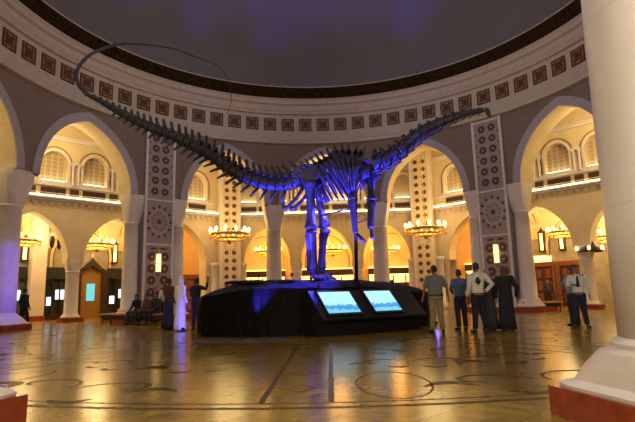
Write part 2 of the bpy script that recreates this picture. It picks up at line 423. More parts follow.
# round columns of the rotunda
def make_column(a0, label, r=18.75, sh=.70, hp=1.2):
    c = Vector((r*math.cos(R_(a0)), r*math.sin(R_(a0)), 0))
    t = empty('round_column', c, R_(a0), label, 'column', 'round columns of the rotunda')
    mb = MB(); mb.box((0,0,.165), (hp,hp,.165), red_m); mb.build('plinth', t)
    mb = MB(); vs = []; fs = []; n = 48
    for e, w_, z in ((20,hp*.95,.33),(20,hp*.96,.37),(16,hp*.93,.41),(8,hp*.89,.44),(4.5,(hp*.88+sh+.12)/2+.02,.60),(2.6,sh+.13,.78),(2,sh+.09,.84),(2,sh+.09,.89),(2,sh+.04,.92),(2,sh,.95)):
        for k in range(n):
            a = 2*PI*k/n; ca, sa = math.cos(a), math.sin(a); q = w_/((abs(ca)**e+abs(sa)**e)**(1/e)); vs.append((q*ca, q*sa, z))
    for i in range(9):
        for k in range(n): fs.append((i*n+k, i*n+(k+1)%n, (i+1)*n+(k+1)%n, (i+1)*n+k))
    mb.add(vs, fs+[tuple(range(n))[::-1]], stone, False); mb.build('base', t)
    mb = MB(); mb.lathe([(sh,.95),(sh*.987,2.38),(sh*.986,2.39),(sh*.986,2.4),(sh*.978,2.405),(sh*.986,2.41),(sh*.986,2.42),(sh*.985,2.43),(sh*.962,4.68),(sh*.961,4.69),(sh*.961,4.7),(sh*.953,4.705),(sh*.961,4.71),(sh*.961,4.72),(sh*.96,4.73),(sh*.91,6.85),(sh*.98,6.9),(sh*.98,7.0)], stone, n=40); mb.build('shaft', t)
    mb = MB()
    def F(s, z, d): return Vector((d, s, z))
    capital(mb, F, 0, .90, stone, 7.0, 9.0, 18.25-r, .78, sh*.9); mb.build('capital', t)
    return t
cl = {75.7:'pale round column right of the legs, behind the raised forelimb', 103.9:'pale round column behind the base of the tail', 168.5:'large pale round column at the left edge, lit purple low down',
      192.1:'round column left of the picture beyond the left edge column', 254.1:'nearest column at lower left, only its red marble plinth showing', 283.2:'huge nearest white column at the right edge on a red marble plinth',
      347.9:'round column hidden behind the huge right column, lower of two', 12.1:'round column hidden behind the huge right column, next to the right arch'}
for a, l in cl.items(): make_column(a, l, r=19.0 if a in (254.1,283.2) else 18.3, sh=.89 if a in (254.1,283.2) else .66, hp=1.2 if a in (254.1,283.2) else 1.05)

# ------------------------------------------------------------------ octagonal outer arcade
SIDES = {90:(22.5,-9.32,9.32), 135:(22.5,-9.32,12.4), 45:(22.5,-12.4,9.32), 180:(24.7,-7.15,16), 0:(24.7,-16,7.15)}
LOW = {90:[(-5.55,2.15),(0,2.4),(5.55,2.15)], 135:[(-4.8,2.25),(1.05,2.4),(7.1,2.45)], 45:[(-7.1,2.45),(-1.05,2.4),(4.8,2.25)], 180:[(-3.4,2.3),(2.6,2.4),(8.6,2.4)], 0:[(-8.6,2.4),(-2.6,2.4),(3.4,2.3)]}
NI = {90:[-7.4,-4.5,-1.5,1.5,4.5,7.4], 135:[-6.1,-3.0,-.05,2.95,5.9,8.9], 45:[-8.9,-5.9,-2.95,.05,3.0,6.1], 180:[-4,-1,2,5,8,11], 0:[-11,-8,-5,-2,1,4]}
NAMES = {90:'wall_back', 135:'wall_back_left', 45:'wall_back_right', 180:'wall_left', 0:'wall_right'}
CORR = 7.0
def lattice_mat():
    m = bpy.data.materials.new('window_lattice'); m.use_nodes = True; N = m.node_tree.nodes; L = m.node_tree.links; b = N['Principled BSDF']
    tc = N.new('ShaderNodeTexCoord'); v = N.new('ShaderNodeTexVoronoi'); v.feature = 'DISTANCE_TO_EDGE'; v.inputs['Scale'].default_value = 3.2; v.inputs['Randomness'].default_value = 0
    L.new(tc.outputs['Object'], v.inputs['Vector']); r = N.new('ShaderNodeValToRGB'); r.color_ramp.interpolation = 'CONSTANT'
    r.color_ramp.elements[0].color = (.50,.40,.24,1); r.color_ramp.elements[1].position = .12; r.color_ramp.elements[1].color = (.36,.27,.15,1)
    L.new(v.outputs['Distance'], r.inputs['Fac']); L.new(r.outputs['Color'], b.inputs['Base Color']); b.inputs['Roughness'].default_value = .7
    return m
niche_m = lattice_mat()
for k, (a, s0, s1) in SIDES.items():
    F = Fflat(k, a); mb = MB()
    ops = [(c, w, 0, 4.6, 3.35) for c, w in LOW[k]]
    def zb(x, y):
        return 4.3 if y-x < 2 and x > s0+.5 and y < s1-.5 else 0.
    arcade(mb, F, s0, s1, 9.2, zb, ops, 1.1, cream)
    arcade(mb, F, s0, s1, 15.4, 9.2, [(c, .92, 10.35, 11.7, .95) for c in NI[k]], .5, cream, back=False)
    mb.sbox(F, s0, s1, 9.2, 15.4, .5, 1.1, niche_m, step=5)
    for c, w in LOW[k]: archivolt(mb, F, c, w, 4.6, 3.35, .22, .05, cream)
    w_ = struct(mb.build(NAMES[k]))
    mb = MB()
    mb.sbox(F, s0, s1, 9.0, 9.12, -.42, 0, stone, 5); mb.sbox(F, s0, s1, 8.85, 9.0, -.25, 0, stone, 5)
    mb.sbox(F, s0, s1, 9.98, 10.12, -.16, 0, stone, 5)
    mb.sbox(F, s0, s1, 13.5, 13.7, -.2, 0, stone, 5); mb.sbox(F, s0, s1, 13.7, 13.82, -.34, 0, stone, 5); mb.sbox(F, s0, s1, 15.0, 15.4, -.5, 0, stone, 5)
    x = s0+.2
    while x < s1-.3:                                     # row of little pendants under the ledge
        mb.add([F(x,8.8,-.02),F(x+.5,8.8,-.02),F(x+.25,8.35,-.02),F(x,8.8,-.18),F(x+.5,8.8,-.18)], [(0,1,2),(3,4,2),(0,3,2),(1,4,2),(0,1,4,3)], cream); x += .55
    for c in NI[k]:
        archivolt(mb, F, c, .92, 11.7, .95, .16, .10, stone, zlow=10.35); mb.sbox(F, c-1.15, c+1.15, 10.12, 10.35, -.14, 0, stone, 5)
        archivolt(mb, F, c, .92, 11.7, .95, .07, .05, gold_lat, zlow=10.35, off=.26)
    struct(mb.build('trim_'+NAMES[k][5:]))
    mb = MB(); mb.sbox(F, s0, s1, 9.13, 9.2, -.40, -.30, cove_m, 5); struct(mb.build('cove_light', w_))
    mb = MB()
    for c in NI[k]: mb.sbox(F, c-.8, c+.8, 10.36, 10.44, .12, .3, cove_m, 5)
    struct(mb.build('niche_light', w_))
    mb = MB()
    for c in NI[k]:
        mb.sbox(F, c-.85, c+.85, 9.36, 9.86, -.08, 0, dark_lat, 5)
        for q in range(7): mb.sbox(F, c-.75+q*.25-.02, c-.75+q*.25+.02, 9.38, 9.84, -.10, -.05, wood_m, 5)
    allc = sorted(NI[k])
    mids = [(p+q)/2 for p, q in zip(allc[:-1], allc[1:])]
    for c in mids: mb.sbox(F, c-.32, c+.32, 9.36, 9.86, -.08, 0, dark_lat, 5)
    struct(mb.build('grille_panels', w_))
    mb = MB()
    for c in mids:
        for sx in (-.2,.2):
            p = F(c+sx, 10.12, -.16); mb.lathe([(.14,0),(.14,.1),(.09,.14),(.085,1.45),(.13,1.5),(.16,1.62)], stone, c=tuple(p), n=10)
        mb.sbox(F, c-.4, c+.4, 11.74, 11.86, -.34, 0, stone, 5)
    struct(mb.build('colonettes', w_))

def arcade_column(k, s, label):
    a = SIDES[k][0]; p = Fflat(k, a)(s, 0, .55); t = empty('arcade_column', p, R_(k), label, 'column', 'slimmer columns of the outer arcade')
    mb = MB(); mb.box((0,0,.15), (.72,.72,.15), red_m); mb.build('plinth', t)
    mb = MB(); mb.lathe([(.66,.3),(.68,.38),(.62,.44),(.55,.52),(.52,.6),(.48,.66),(.47,2.),(.46,3.6),(.50,3.66),(.50,3.75)], stone, n=24); mb.build('shaft', t)
    mb = MB()
    def F(s_, z, d): return Vector((d, s_, z))
    capital(mb, F, 0, .60, stone, 3.75, 4.6, 0, .56, .47); mb.build('capital', t)
for k, s, l in ((135,4.05,'slim arcade column inside the left arch, on a low red base'), (135,-1.95,'slim arcade column hidden behind the left ornate pier'),
                (90,2.87,'slim arcade column left of the hind legs'), (90,-2.87,'slim arcade column behind the steel support rod'),
                (45,-4.05,'slim arcade column behind the person in white shirt and black tie'), (45,1.95,'slim arcade column hidden behind the right ornate pier'),
                (180,-.4,'arcade column seen through the arch at the far left edge'), (180,5.6,'arcade column beyond the left edge of the picture'),
                (0,.4,'arcade column hidden by the huge right column'), (0,-5.6,'arcade column beyond the right edge of the picture')):
    arcade_column(k, s, l)
# corner pilasters with rosettes
for a0, lab in ((112.5,'cream pilaster with small red rosettes seen through the arch under the tail'), (67.5,'cream pilaster with small red rosettes seen through the arch under the neck')):
    r = 23.0; c = Vector((r*math.cos(R_(a0)), r*math.sin(R_(a0)), 0)); t = empty('rosette_pilaster', c, R_(a0), lab, 'pilaster')
    mb = MB(); mb.box((.55,0,7.65), (.75,1.0,7.65), cream)
    for sx in (-1,1): mb.box((-.22,sx*.82,7.65), (.06,.1,7.65), stone)
    mb.build('shaft', t)
    for sx in (-1,1):
        mb = MB(); mb.lathe([(.42,0),(.42,.5),(.34,.6),(.32,4.2),(.40,4.3),(.44,4.6)], stone, c=(.35,sx*1.28,0), n=16); mb.build('engaged_column', t)
    mb = MB()
    def F(s, z, d): return Vector((-.2+d, s, z))
    mb.sbox(F, -.7, .7, 2.2, 14.2, -.015, .0, cream, 9)
    for i in range(16):
        z = 2.6+i*.72
        if 5.6 < z < 6.4: continue
        for sx in (-1,1): flower(mb, F, sx*.34, z, .24, rosette_m, -.02, 6, None, .3)
    for i in range(12):
        a = 2*PI*i/12; lozenge(mb, F, .5*math.sin(a), 6.1+.4*math.cos(a), .06, .08, rosette_m, -a, -.02)
    mb.build('rosette_panel', t)

# ceilings of the ambulatories
mb = MB()
mb.add([(18.9*math.cos(2*PI*i/96), 18.9*math.sin(2*PI*i/96), 15.42) for i in range(96)] + [(27*math.cos(2*PI*i/96), 27*math.sin(2*PI*i/96), 15.42) for i in range(96)],
       [(i,(i+1)%96,96+(i+1)%96,96+i) for i in range(96)], cream)
for k, (a, s0, s1) in SIDES.items():
    F = Fflat(k, a)
    for c in NI[k][::2]: mb.sbox(F, c-.15+1.5, c+.15+1.5, 15.1, 15.42, -4.5, 0, cream, 9)
struct(mb.build('ceiling_ambulatory'))

# ------------------------------------------------------------------ corridor beyond the arcade: back walls, ceiling, shop fronts
CB = {90:(29.5,-13,13), 135:(29.5,-13,16), 45:(29.5,-16,13), 180:(31.7,-12,18), 0:(31.7,-18,12)}
SIDE_N = {90:'shop_back', 135:'shop_back_left', 45:'shop_back_right', 180:'shop_left', 0:'shop_right'}
for k, (a, s0, s1) in CB.items():
    F = Fflat(k, a); mb = MB()
    mb.sbox(F, s0, s1, 0, 9.4, 0, .4, cream, 40)
    cs = [c*1.25 for c, w in LOW[k]]
    for c in cs:
        archivolt(mb, F, c, 2.3, 5.2, 2.6, .3, .15, cream, zlow=4.4); archivolt(mb, F, c, 2.3, 5.2, 2.6, .06, .20, redwood_m, zlow=4.4)
    mb.sbox(F, s0, s1, 8.6, 8.9, -.25, 0, stone, 40)
    if k in (135, 45, 180, 0): mb.sbox(F, max(s0,-7 if k == 135 else s0), min(s1, 7 if k == 45 else s1), 0, 5.9, -.04, 0, greystone, 40); mb.sbox(F, max(s0,-7 if k == 135 else s0), min(s1, 7 if k == 45 else s1), 5.9, 6.05, -.12, 0, greystone, 40)
    struct(mb.build('wall_'+SIDE_N[k]))
mb = MB()
mb.add([(x, y, 9.42) for x, y in ((24.1*math.cos(2*PI*i/8+R_(22.5)), 24.1*math.sin(2*PI*i/8+R_(22.5))) for i in range(8))] + [(x, y, 9.42) for x, y in ((40*math.cos(2*PI*i/8+R_(22.5)), 40*math.sin(2*PI*i/8+R_(22.5))) for i in range(8))],
       [(i,(i+1)%8,8+(i+1)%8,8+i) for i in range(8)], cream)
for k, (a, s0, s1) in SIDES.items():                # transverse ribs between the corridor vaults
    F = Fflat(k, a)
    for c, w in LOW[k]:
        for e in (c-w-.35, c+w+.35):
            Q = [(-3.2,3.6),(-3.0,2.2),(-2.2,1.2),(-1.2,.6),(0,.35),(1.2,.6),(2.2,1.2),(3.0,2.2),(3.2,3.6)]
            for (u,h),(u2,h2) in zip(Q[:-1],Q[1:]):
                P = [F(e-.2,9.42,4.1+u),F(e-.2,9.42,4.1+u2),F(e-.2,9.42-h2,4.1+u2),F(e-.2,9.42-h,4.1+u),F(e+.2,9.42,4.1+u),F(e+.2,9.42,4.1+u2),F(e+.2,9.42-h2,4.1+u2),F(e+.2,9.42-h,4.1+u)]
                mb.add(P, [(0,1,2,3),(4,5,6,7),(2,3,7,6)], cream)
struct(mb.build('ceiling_corridor'))

def shopfront(k, s, w, label, kind, lit=False):
    a = CB[k][0]; F0_ = Fflat(k, a); t = empty('shop_front', F0_(s,0,0), R_(k), label, 'shop')
    def F(u, z, d): return Vector((d, u, z))
    if kind == 'fascia':
        mb = MB(); mb.sbox(F, -w, w, 3.5, 4.15, -.45, 0, wood_m, 9); mb.build('fascia', t); mb = MB(); mb.sbox(F, -w, w, 2.45, 2.6, -.3, 0, wood_m, 9); mb.build('counter_top', t)
        mb = MB(); mb.sbox(F, -w, w, 4.16, 4.26, -.42, -.25, covew_m, 9); mb.sbox(F, -w+.1, w-.1, 3.38, 3.48, -.4, -.3, covew_m, 9); mb.build('cove_light', t)
        mb = MB(); mb.sbox(F, -w, w, 0, 2.45, -.25, 0, redwood_m, 9); mb.build('counter_front', t)
        mb = MB(); mb.sbox(F, -w, w, 2.6, 3.5, -.06, 0, shopwarm, 9); mb.build('display_window', t)
        mb = MB()
        for i in range(5): mb.sbox(F, -w+(2*w)*i/4-.06, -w+(2*w)*i/4+.06, 0, 3.5, -.34, -.2, wood_m, 9)
        mb.build('frame', t)
    elif kind == 'display':
        mb = MB(); mb.sbox(F, -w, w, 3.4, 4.4, -.3, 0, black_m, 9); mb.build('fascia', t); mb = MB(); mb.sbox(F, -w, w, 0, .5, -.3, 0, wood_m, 9); mb.build('stall_riser', t)
        mb = MB(); mb.sbox(F, -w, w, .5, 3.6, -.04, 0, black_m, 9); mb.build('window_recess', t)
        mb = MB(); mb.sbox(F, -w*.75, w*.0, 1.7, 2.5, -.12, -.04, shopglow, 9); mb.build('display_panel', t); mb = MB(); mb.sbox(F, w*.3, w*.75, 1.2, 1.9, -.12, -.04, shopglow, 9); mb.build('display_panel', t)
        mb = MB()
        for u in (-w, -w*.33, w*.33, w): mb.sbox(F, u-.05, u+.05, .5, 3.6, -.25, 0, black_m, 9)
        mb.build('frame', t)
    elif kind == 'portal':
        P = [(-w,0),(-w*.55,.35),(0,1.1),(w*.55,.35),(w,0)]; Q = [(-w+.45,-.1),(-w*.4,.1),(0,.45),(w*.4,.1),(w-.45,-.1)]; mb = MB()
        P = [(-w,-4.1)]+P+[(w,-4.1)]; Q = [(-w+.45,-4.1)]+Q+[(w-.45,-4.1)]
        for i in range(len(P)-1):
            A = lambda u, d: F(u[0], 4.1+u[1], d)
            p,q,p2,q2 = P[i],P[i+1],Q[i],Q[i+1]
            mb.quad(A(p,-.5),A(q,-.5),A(q2,-.5),A(p2,-.5),wood_m); mb.quad(A(p,-.5),A(q,-.5),A(q,0),A(p,0),wood_m); mb.quad(A(p2,-.5),A(q2,-.5),A(q2,0),A(p2,0),wood_m)
        mb.build('frame', t)
        mb = MB(); mb.sbox(F, -w+.4, w-.4, 0, 4.4, -.12, 0, gold_lat, 9); mb.build('backing', t)
        mb = MB(); mb.sbox(F, -.35, .35, 1.5, 3.0, -.2, -.12, shopcyan, 9); mb.build('lit_panel', t)
        mb = MB(); mb.lathe([(.02,0),(.12,.1),(.02,.5)], gold_m, c=(-.3,0,5.2), n=8); mb.build('finial', t)
    elif kind == 'door':
        mb = MB(); mb.sbox(F, -w-.25, -w, 0, 3.5, -.25, 0, redwood_m, 9); mb.sbox(F, w, w+.25, 0, 3.5, -.25, 0, redwood_m, 9); mb.sbox(F, -w-.25, w+.25, 3.5, 3.9, -.3, 0, redwood_m, 9); mb.build('frame', t)
        for sx in (-1,1):
            mb = MB(); mb.sbox(F, min(sx*.03,sx*w), max(sx*.03,sx*w), .02, 3.5, -.08, 0, wood_m, 9)
            for z in (.3,1.4,2.5): mb.sbox(F, sx*w*.5-w*.3, sx*w*.5+w*.3, z, z+.85, -.11, -.05, redwood_m, 9)
            mb.build('door_leaf', t)
        if lit: mb = MB(); mb.sbox(F, -w, w, 3.95, 4.5, -.1, 0, covew_m, 9); mb.build('lit_transom', t)
    return t
shopfront(90, 6.9, 2.4, 'orange lit shop front with dark fascia, under the tail behind the column', 'fascia')
shopfront(90, 0, 2.9, 'orange lit shop front with dark fascia, seen between the legs', 'fascia')
shopfront(90, -6.9, 2.6, 'orange lit shop front with dark fascia, left of the person in khaki trousers', 'fascia')
shopfront(45, 7.0, 2.4, 'orange lit shop front with dark fascia, behind the person in the blue shirt', 'fascia')
shopfront(135, -8.3, 1.9, 'unlit dark shop front behind the raised arm', 'door')
shopfront(135, .45, 1.35, 'dark wood pointed portal with a small lit panel, left of the pier', 'portal')
shopfront(135, -2.1, 1.1, 'dark shop window with white screens right of the pointed portal', 'display')
shopfront(135, 7.05, 1.45, 'dark shop window with bright screens beside the left edge column', 'display')
shopfront(135, 3.3, .9, 'narrow shop window with a bluish display left of the slim column', 'display')
shopfront(45, 1.75, .8, 'dark red wooden double door left of the white shirt and black tie', 'door', True)
shopfront(45, -.5, .75, 'dark wooden doorway directly behind the white shirt and black tie', 'door')
shopfront(45, -5.2, 1.2, 'shop window with bright panes beside the huge right column', 'display')
# pale piers between the shops of the left corridor
for i, (k, s, l) in enumerate(((135,4.95,'wide pale pier between two shop windows at far left'),)):
    mb = MB(); mb.box((0,0,4.7),(.5,.55,4.7), stone); mb.box((0,0,.2),(.6,.65,.2), red_m); o = mb.build('pale_pier', None, Fflat(k, CB[k][0]-.6)(s,0,0)); o.rotation_euler.z = R_(k); tag(o, l, 'pier')

# corridor wall lanterns (tall, framed)
lan = None
for k, s, l in ((45,1.53,'tall lit lantern over the red double door'), (45,-.2,'tall lit lantern over the doorway behind the person with the black tie'),
                (135,5.9,'tall lit lantern high on the wall left of the slim arcade column'), (135,-1.5,'tall lit lantern above the screens by the left pier')):
    p = Fflat(k, CB[k][0]-.25)(s, 4.9, 0)
    if lan is None:
        lan = empty('tall_lantern', p, R_(k)); 
        mb = MB(); mb.box((0,0,.85),(.12,.14,.75), wlamp_m); mb.build('glass', lan)
        mb = MB()
        for sx in (-1,1):
            for sy in (-1,1): mb.box((sx*.16,sy*.2,.85),(.04,.05,.9), wood_m)
        mb.box((0,0,.0),(.22,.27,.06), wood_m); mb.box((0,0,1.72),(.22,.27,.06), wood_m); mb.lathe([(.24,1.78),(.1,2.0),(.02,2.2)], wood_m, n=8); mb.build('frame', lan); o = lan
    else:
        o = copy_tree(lan); o.location = p; o.rotation_euler.z = R_(k)
    tag(o, l, 'lamp', 'tall lanterns on the corridor walls')

# ------------------------------------------------------------------ chandeliers
def make_chandelier():
    t = empty('chandelier', (0,0,0))
    mb = MB()
    mb.lathe([(1.62,.10),(1.70,.16),(1.72,.30),(1.66,.36),(1.60,.30),(1.58,.16),(1.62,.10)], gold_m, n=40, cap=False)
    mb.lathe([(1.05,-.18),(1.10,-.10),(1.10,0),(1.04,.03),(1.0,-.1),(1.05,-.18)], gold_m, n=32, cap=False)
    mb.build('ring', t)
    mb = MB()
    for i in range(16):
        a = 2*PI*i/16; c_, s_ = math.cos(a), math.sin(a)
        mb.tube([(.2*c_,.2*s_,-.30),(.7*c_,.7*s_,-.34),(1.2*c_,1.2*s_,-.18),(1.6*c_,1.6*s_,.12)], [.035,.03,.03,.025], gold_m, 5)
    mb.lathe([(.02,-.62),(.16,-.5),(.22,-.38),(.3,-.3),(.16,-.15),(.08,.1),(.12,.5),(.06,.9),(.05,1.6)], gold_m, n=14)
    for i in range(4):
        a = PI/4+i*PI/2; mb.tube([(1.6*math.cos(a),1.6*math.sin(a),.3),(0,0,1.6)], .015, gold_m, 4)
    mb.build('arms', t)
    for i in range(24):
        a = 2*PI*i/24; mb = MB(); mb.lathe([(.01,-.34),(.045,-.2),(.035,.0)], goldp_m, c=(1.66*math.cos(a),1.66*math.sin(a),.10), n=5); mb.build('pendant', t)
    for i in range(12):
        a = 2*PI*i/12; mb = MB(); mb.lathe([(.05,.0),(.05,.12),(.12,.16),(.15,.27),(.12,.40),(.04,.48),(.01,.5)], globe_m, n=10, c=(1.66*math.cos(a),1.66*math.sin(a),.33)); mb.build('lamp_globe', t)
    mb = MB(); mb.tube([(0,0,0),(0,0,3.0)], .035, gold_m, 6); mb.build('chain', t)
    return t
ch = make_chandelier()
chs = [((20*math.cos(R_(114.3)), 20*math.sin(R_(114.3)), 6.55), 1.0, 'gold ring chandelier with glowing globes in front of the pilaster under the tail', 15.4),
       ((20*math.cos(R_(65.1)), 20*math.sin(R_(65.1)), 6.5), 1.0, 'gold ring chandelier with glowing globes above the person in khaki trousers', 15.4)]
for k, s, z, l in ((135,1.2,6.0,'gold chandelier in the left corridor above the pointed portal'), (135,6.9,6.0,'gold chandelier partly hidden behind the left edge column'),
                (90,5.9,5.7,'gold chandelier glowing in the corridor just left of the column by the tail base'), (90,-.6,5.7,'gold chandelier glowing in the corridor behind the legs'), (90,-5.9,5.5,'gold chandelier glowing in the corridor right of the raised forelimb'),
                (45,-1.6,5.9,'gold chandelier in the right corridor above the person with the black tie'), (45,-5.0,5.2,'gold chandelier beside the huge right column')):
    p = Fflat(k, 26.2)(s, z); chs.append(((p.x,p.y,p.z), .8, l, 9.4))
for i, (p, sc, l, zc) in enumerate(chs):
    o = ch if i == 0 else copy_tree(ch)
    o.location = p; o.scale = (sc,)*3; tag(o, l, 'chandelier', 'gold ring chandeliers')
    chain = [c for c in o.children if c.name.startswith('chain')][0]
    chain.scale = (1,1,((zc-p[2])/sc)/3.0)

# ------------------------------------------------------------------ curves
def catmull(P, step):
    P = [Vector(p) for p in P]; out = []
    Q = [P[0]*2-P[1]]+P+[P[-1]*2-P[-2]]
    for i in range(1, len(Q)-2):
        a, b, c, d = Q[i-1], Q[i], Q[i+1], Q[i+2]
        for k in range(20):
            t = k/20; out.append(.5*((2*b)+(c-a)*t+(2*a-5*b+4*c-d)*t*t+(-a+3*b-3*c+d)*t**3))
    out.append(P[-1]); L_ = [0.]
    for i in range(1, len(out)): L_.append(L_[-1]+(out[i]-out[i-1]).length)
    res = []; d = 0.; i = 0
    tot = L_[-1]
    while d <= tot:
        while i < len(L_)-2 and L_[i+1] < d: i += 1
        f = (d-L_[i])/max(1e-9, L_[i+1]-L_[i]); res.append((out[i].lerp(out[i+1], f), (out[min(i+2,len(out)-1)]-out[max(i-1,0)]).normalized(), d/tot))
        d += step(d/tot) if callable(step) else step
    return res, tot
def lerp_tab(tab, x):
    if x <= tab[0][0]: return tab[0][1]
    for (a, u), (b, v) in zip(tab[:-1], tab[1:]):
        if x <= b: return u+(v-u)*(x-a)/(b-a)
    return tab[-1][1]

# ------------------------------------------------------------------ the rock base
MC = Vector((-.1,-1.6,0))
FOOT = [(-4.85,-4.1),(-2.8,-4.8),(-1.3,-4.95),(-.3,-4.5),(1.6,-3.2),(3.3,-2.1),(4.7,-.8),(4.2,1.2),(1,2.2),(-2.5,2.0),(-4.8,.4),(-5.5,-2)]
fp, _ = catmull([(x,y,0) for x,y in FOOT]+[(FOOT[0][0],FOOT[0][1],0)], .12)
fp = [p for p,_,_ in fp]
from mathutils import noise as NZ
def mound_z(p, rho):
    z = 2.10-.33*max(0,(rho-.62)/.38)**2
    z -= .22*max(0,(-p.x-3.2)/1.7)*max(0,rho) ; z -= .25*max(0,(p.x-1.4)/3)
    return z+.07*NZ.noise(p*1.3)+.04*NZ.noise(p*4)*(1-.5*rho)
tb = empty('rock_pedestal', (MC.x,MC.y,0), 0, 'large dark display base with a rocky top carrying the dinosaur skeleton', 'pedestal')
mb = MB(); K = len(fp); J = 22; vs = []; fs = []
for j in range(J+1):
    rho = j/J
    for p in fp:
        q = MC+(p-MC)*rho; z = mound_z(q, rho); vs.append((q.x-MC.x, q.y-MC.y, z))
for j in range(J):
    for i in range(K):
        i2 = (i+1) % K; fs.append((j*K+i, (j+1)*K+i, (j+1)*K+i2, j*K+i2))
mb.add(vs, fs, rock_m, True); mb.build('rock_top', tb)
mb = MB(); vs = []; fs = []
for lvl in range(4):
    for i, p in enumerate(fp):
        q = MC+(p-MC)*1.0; zt = mound_z(q, 1); z = [0,.12,zt*.6,zt][lvl]
        amp = .05*(1 if i % 4 < 2 else 0)+.02*NZ.noise(Vector((i*.7,lvl,0))); dr = (p-MC).normalized()*(amp-.03 if lvl else .0)
        q = q+dr if lvl < 3 else q; vs.append((q.x-MC.x, q.y-MC.y, z))
for l in range(3):
    for i in range(K): i2 = (i+1) % K; fs.append((l*K+i, l*K+i2, (l+1)*K+i2, (l+1)*K+i))
mb.add(vs, fs, skirt_m); mb.build('side_panelling', tb)
for (x,y,sc) in ((-3.7,-3.3,.5),(-2.9,-3.9,.6),(-2.2,-3.6,.45),(-1.5,-4.1,.4),(-1.9,-2.5,.5)):
    mb = MB(); n0 = len(mb.v); mb.ball((0,0,0), (sc,sc*.7,sc*.16), rock_m, 12)
    mb.v = [tuple(Vector(v)*(1+.35*NZ.noise(Vector(v)*3+Vector((x,y,0))))) for v in mb.v]; q = Vector((x,y,0)); r_ = .7
    mb.build('boulder', tb, (x-MC.x, y-MC.y, mound_z(q, r_)+.02))

# console with two touch screens
t = empty('display_console', (-.06,-5.946,0), R_(33), 'low black sloping console with two glowing screens in front of the skeleton', 'console')
prof = [(.40,0),(.36,.45),(.02,.56),(.0,.62),(1.02,1.66),(1.16,1.66),(1.30,1.5),(1.30,0)]
mb = MB(); L0, L1 = 0., 5.0; n = len(prof)
mb.add([(L0,v,z) for v,z in prof]+[(L1,v,z) for v,z in prof], [tuple(range(n)), tuple(range(n,2*n))[::-1]]+[(i,(i+1)%n,n+(i+1)%n,n+i) for i in range(n)], console_m)
mb.build('housing', t)
def screen_mat():
    m = bpy.data.materials.new('touch_screen'); m.use_nodes = True; N = m.node_tree.nodes; L = m.node_tree.links; b = N['Principled BSDF']
    tc = N.new('ShaderNodeTexCoord'); sp = N.new('ShaderNodeSeparateXYZ'); L.new(tc.outputs['Object'], sp.inputs[0])
    nz = N.new('ShaderNodeTexNoise'); nz.inputs['Scale'].default_value = 5; nz.inputs['Detail'].default_value = 6; L.new(tc.outputs['Object'], nz.inputs['Vector'])
    ad = N.new('ShaderNodeMath'); ad.operation = 'MULTIPLY_ADD'; ad.inputs[1].default_value = .35; L.new(nz.outputs['Fac'], ad.inputs[0]); L.new(sp.outputs['Z'], ad.inputs[2])
    mr = N.new('ShaderNodeMapRange'); mr.inputs['From Min'].default_value = .95; mr.inputs['From Max'].default_value = 1.75; L.new(ad.outputs[0], mr.inputs['Value'])
    r = N.new('ShaderNodeValToRGB'); e = r.color_ramp.elements; e[0].position = 0; e[0].color = (.12,.50,.75,1); e[1].position = 1; e[1].color = (.45,.85,.86,1)
    for p, c in ((.20,(.20,.62,.82,1)),(.27,(.05,.25,.62,1)),(.40,(.10,.38,.70,1)),(.46,(.42,.82,.88,1))):
        q = e.new(p); q.color = c
    L.new(mr.outputs['Result'], r.inputs['Fac']); L.new(r.outputs['Color'], b.inputs['Emission Color']); b.inputs['Emission Strength'].default_value = 1.15
    b.inputs['Base Color'].default_value = (.02,.03,.04,1); b.inputs['Roughness'].default_value = .15
    return m
scr_m = screen_mat()
def on_slope(s, v): return (s, v-.012, .62+(v)*1.02+.012)
for s0, s1 in ((.35,1.83),(2.5,3.86)):
    fr_ = MB()
    for a, b, c, d in ((s0-.07,s1+.07,.10,.17),(s0-.07,s1+.07,.98-.03,1.0),(s0-.07,s0,.17,.95),(s1,s1+.07,.17,.95)):
        P = [on_slope(a,c),on_slope(b,c),on_slope(b,d),on_slope(a,d)]; Q = [(x,y-.03,z+.03) for x,y,z in P]
        fr_.add(P+Q, [(4,5,6,7),(0,1,5,4),(1,2,6,5),(2,3,7,6),(3,0,4,7)], black_m)
    so = fr_.build('screen', t)
    m_ = MB(); P = [on_slope(s0,.17),on_slope(s1,.17),on_slope(s1,.95),on_slope(s0,.95)]; m_.quad(*[(x,y-.004,z+.004) for x,y,z in P], scr_m); m_.build('screen_picture', so)

# ------------------------------------------------------------------ the dinosaur skeleton
SKL = Vector((-.3,-3.3,2.1))
sk = empty('dinosaur_skeleton', SKL, 0, 'huge dark sauropod skeleton, neck stretched right and tail whipping left, lit blue', 'skeleton')
def sb(mb, name, par=None):
    mb.v = [tuple(Vector(v)-SKL) for v in mb.v]; return mb.build(name, par or sk)
TAIL = [(-7.78,-8.24,8.38),(-7.52,-7.92,8.29),(-7.24,-7.58,8.16),(-6.79,-7.08,7.96),(-6.24,-6.58,7.75),(-5.63,-6.14,7.59),(-5.09,-5.78,7.37),(-4.3,-5.2,7.03),(-3.7,-4.81,6.59),(-3.23,-4.56,6.35),(-2.43,-4.19,6.09),(-1.56,-3.87,6.08),(-0.69,-3.69,6.35)]
WHIP = [(-7.78,-8.24,8.38),(-7.95,-8.48,8.58),(-8.01,-8.63,8.83),(-7.9,-8.77,9.11),(-7.62,-8.82,9.43),(-7.25,-8.85,9.65),(-6.77,-8.68,9.93),(-6.41,-8.4,10.12),(-5.77,-8.01,10.25),(-5.15,-7.41,10.39),(-4.47,-6.87,10.32),(-3.87,-6.34,10.24),(-3.58,-5.89,9.99),(-3.44,-5.48,9.37),(-3.59,-5.2,8.91),(-3.76,-5.16,8.63)]
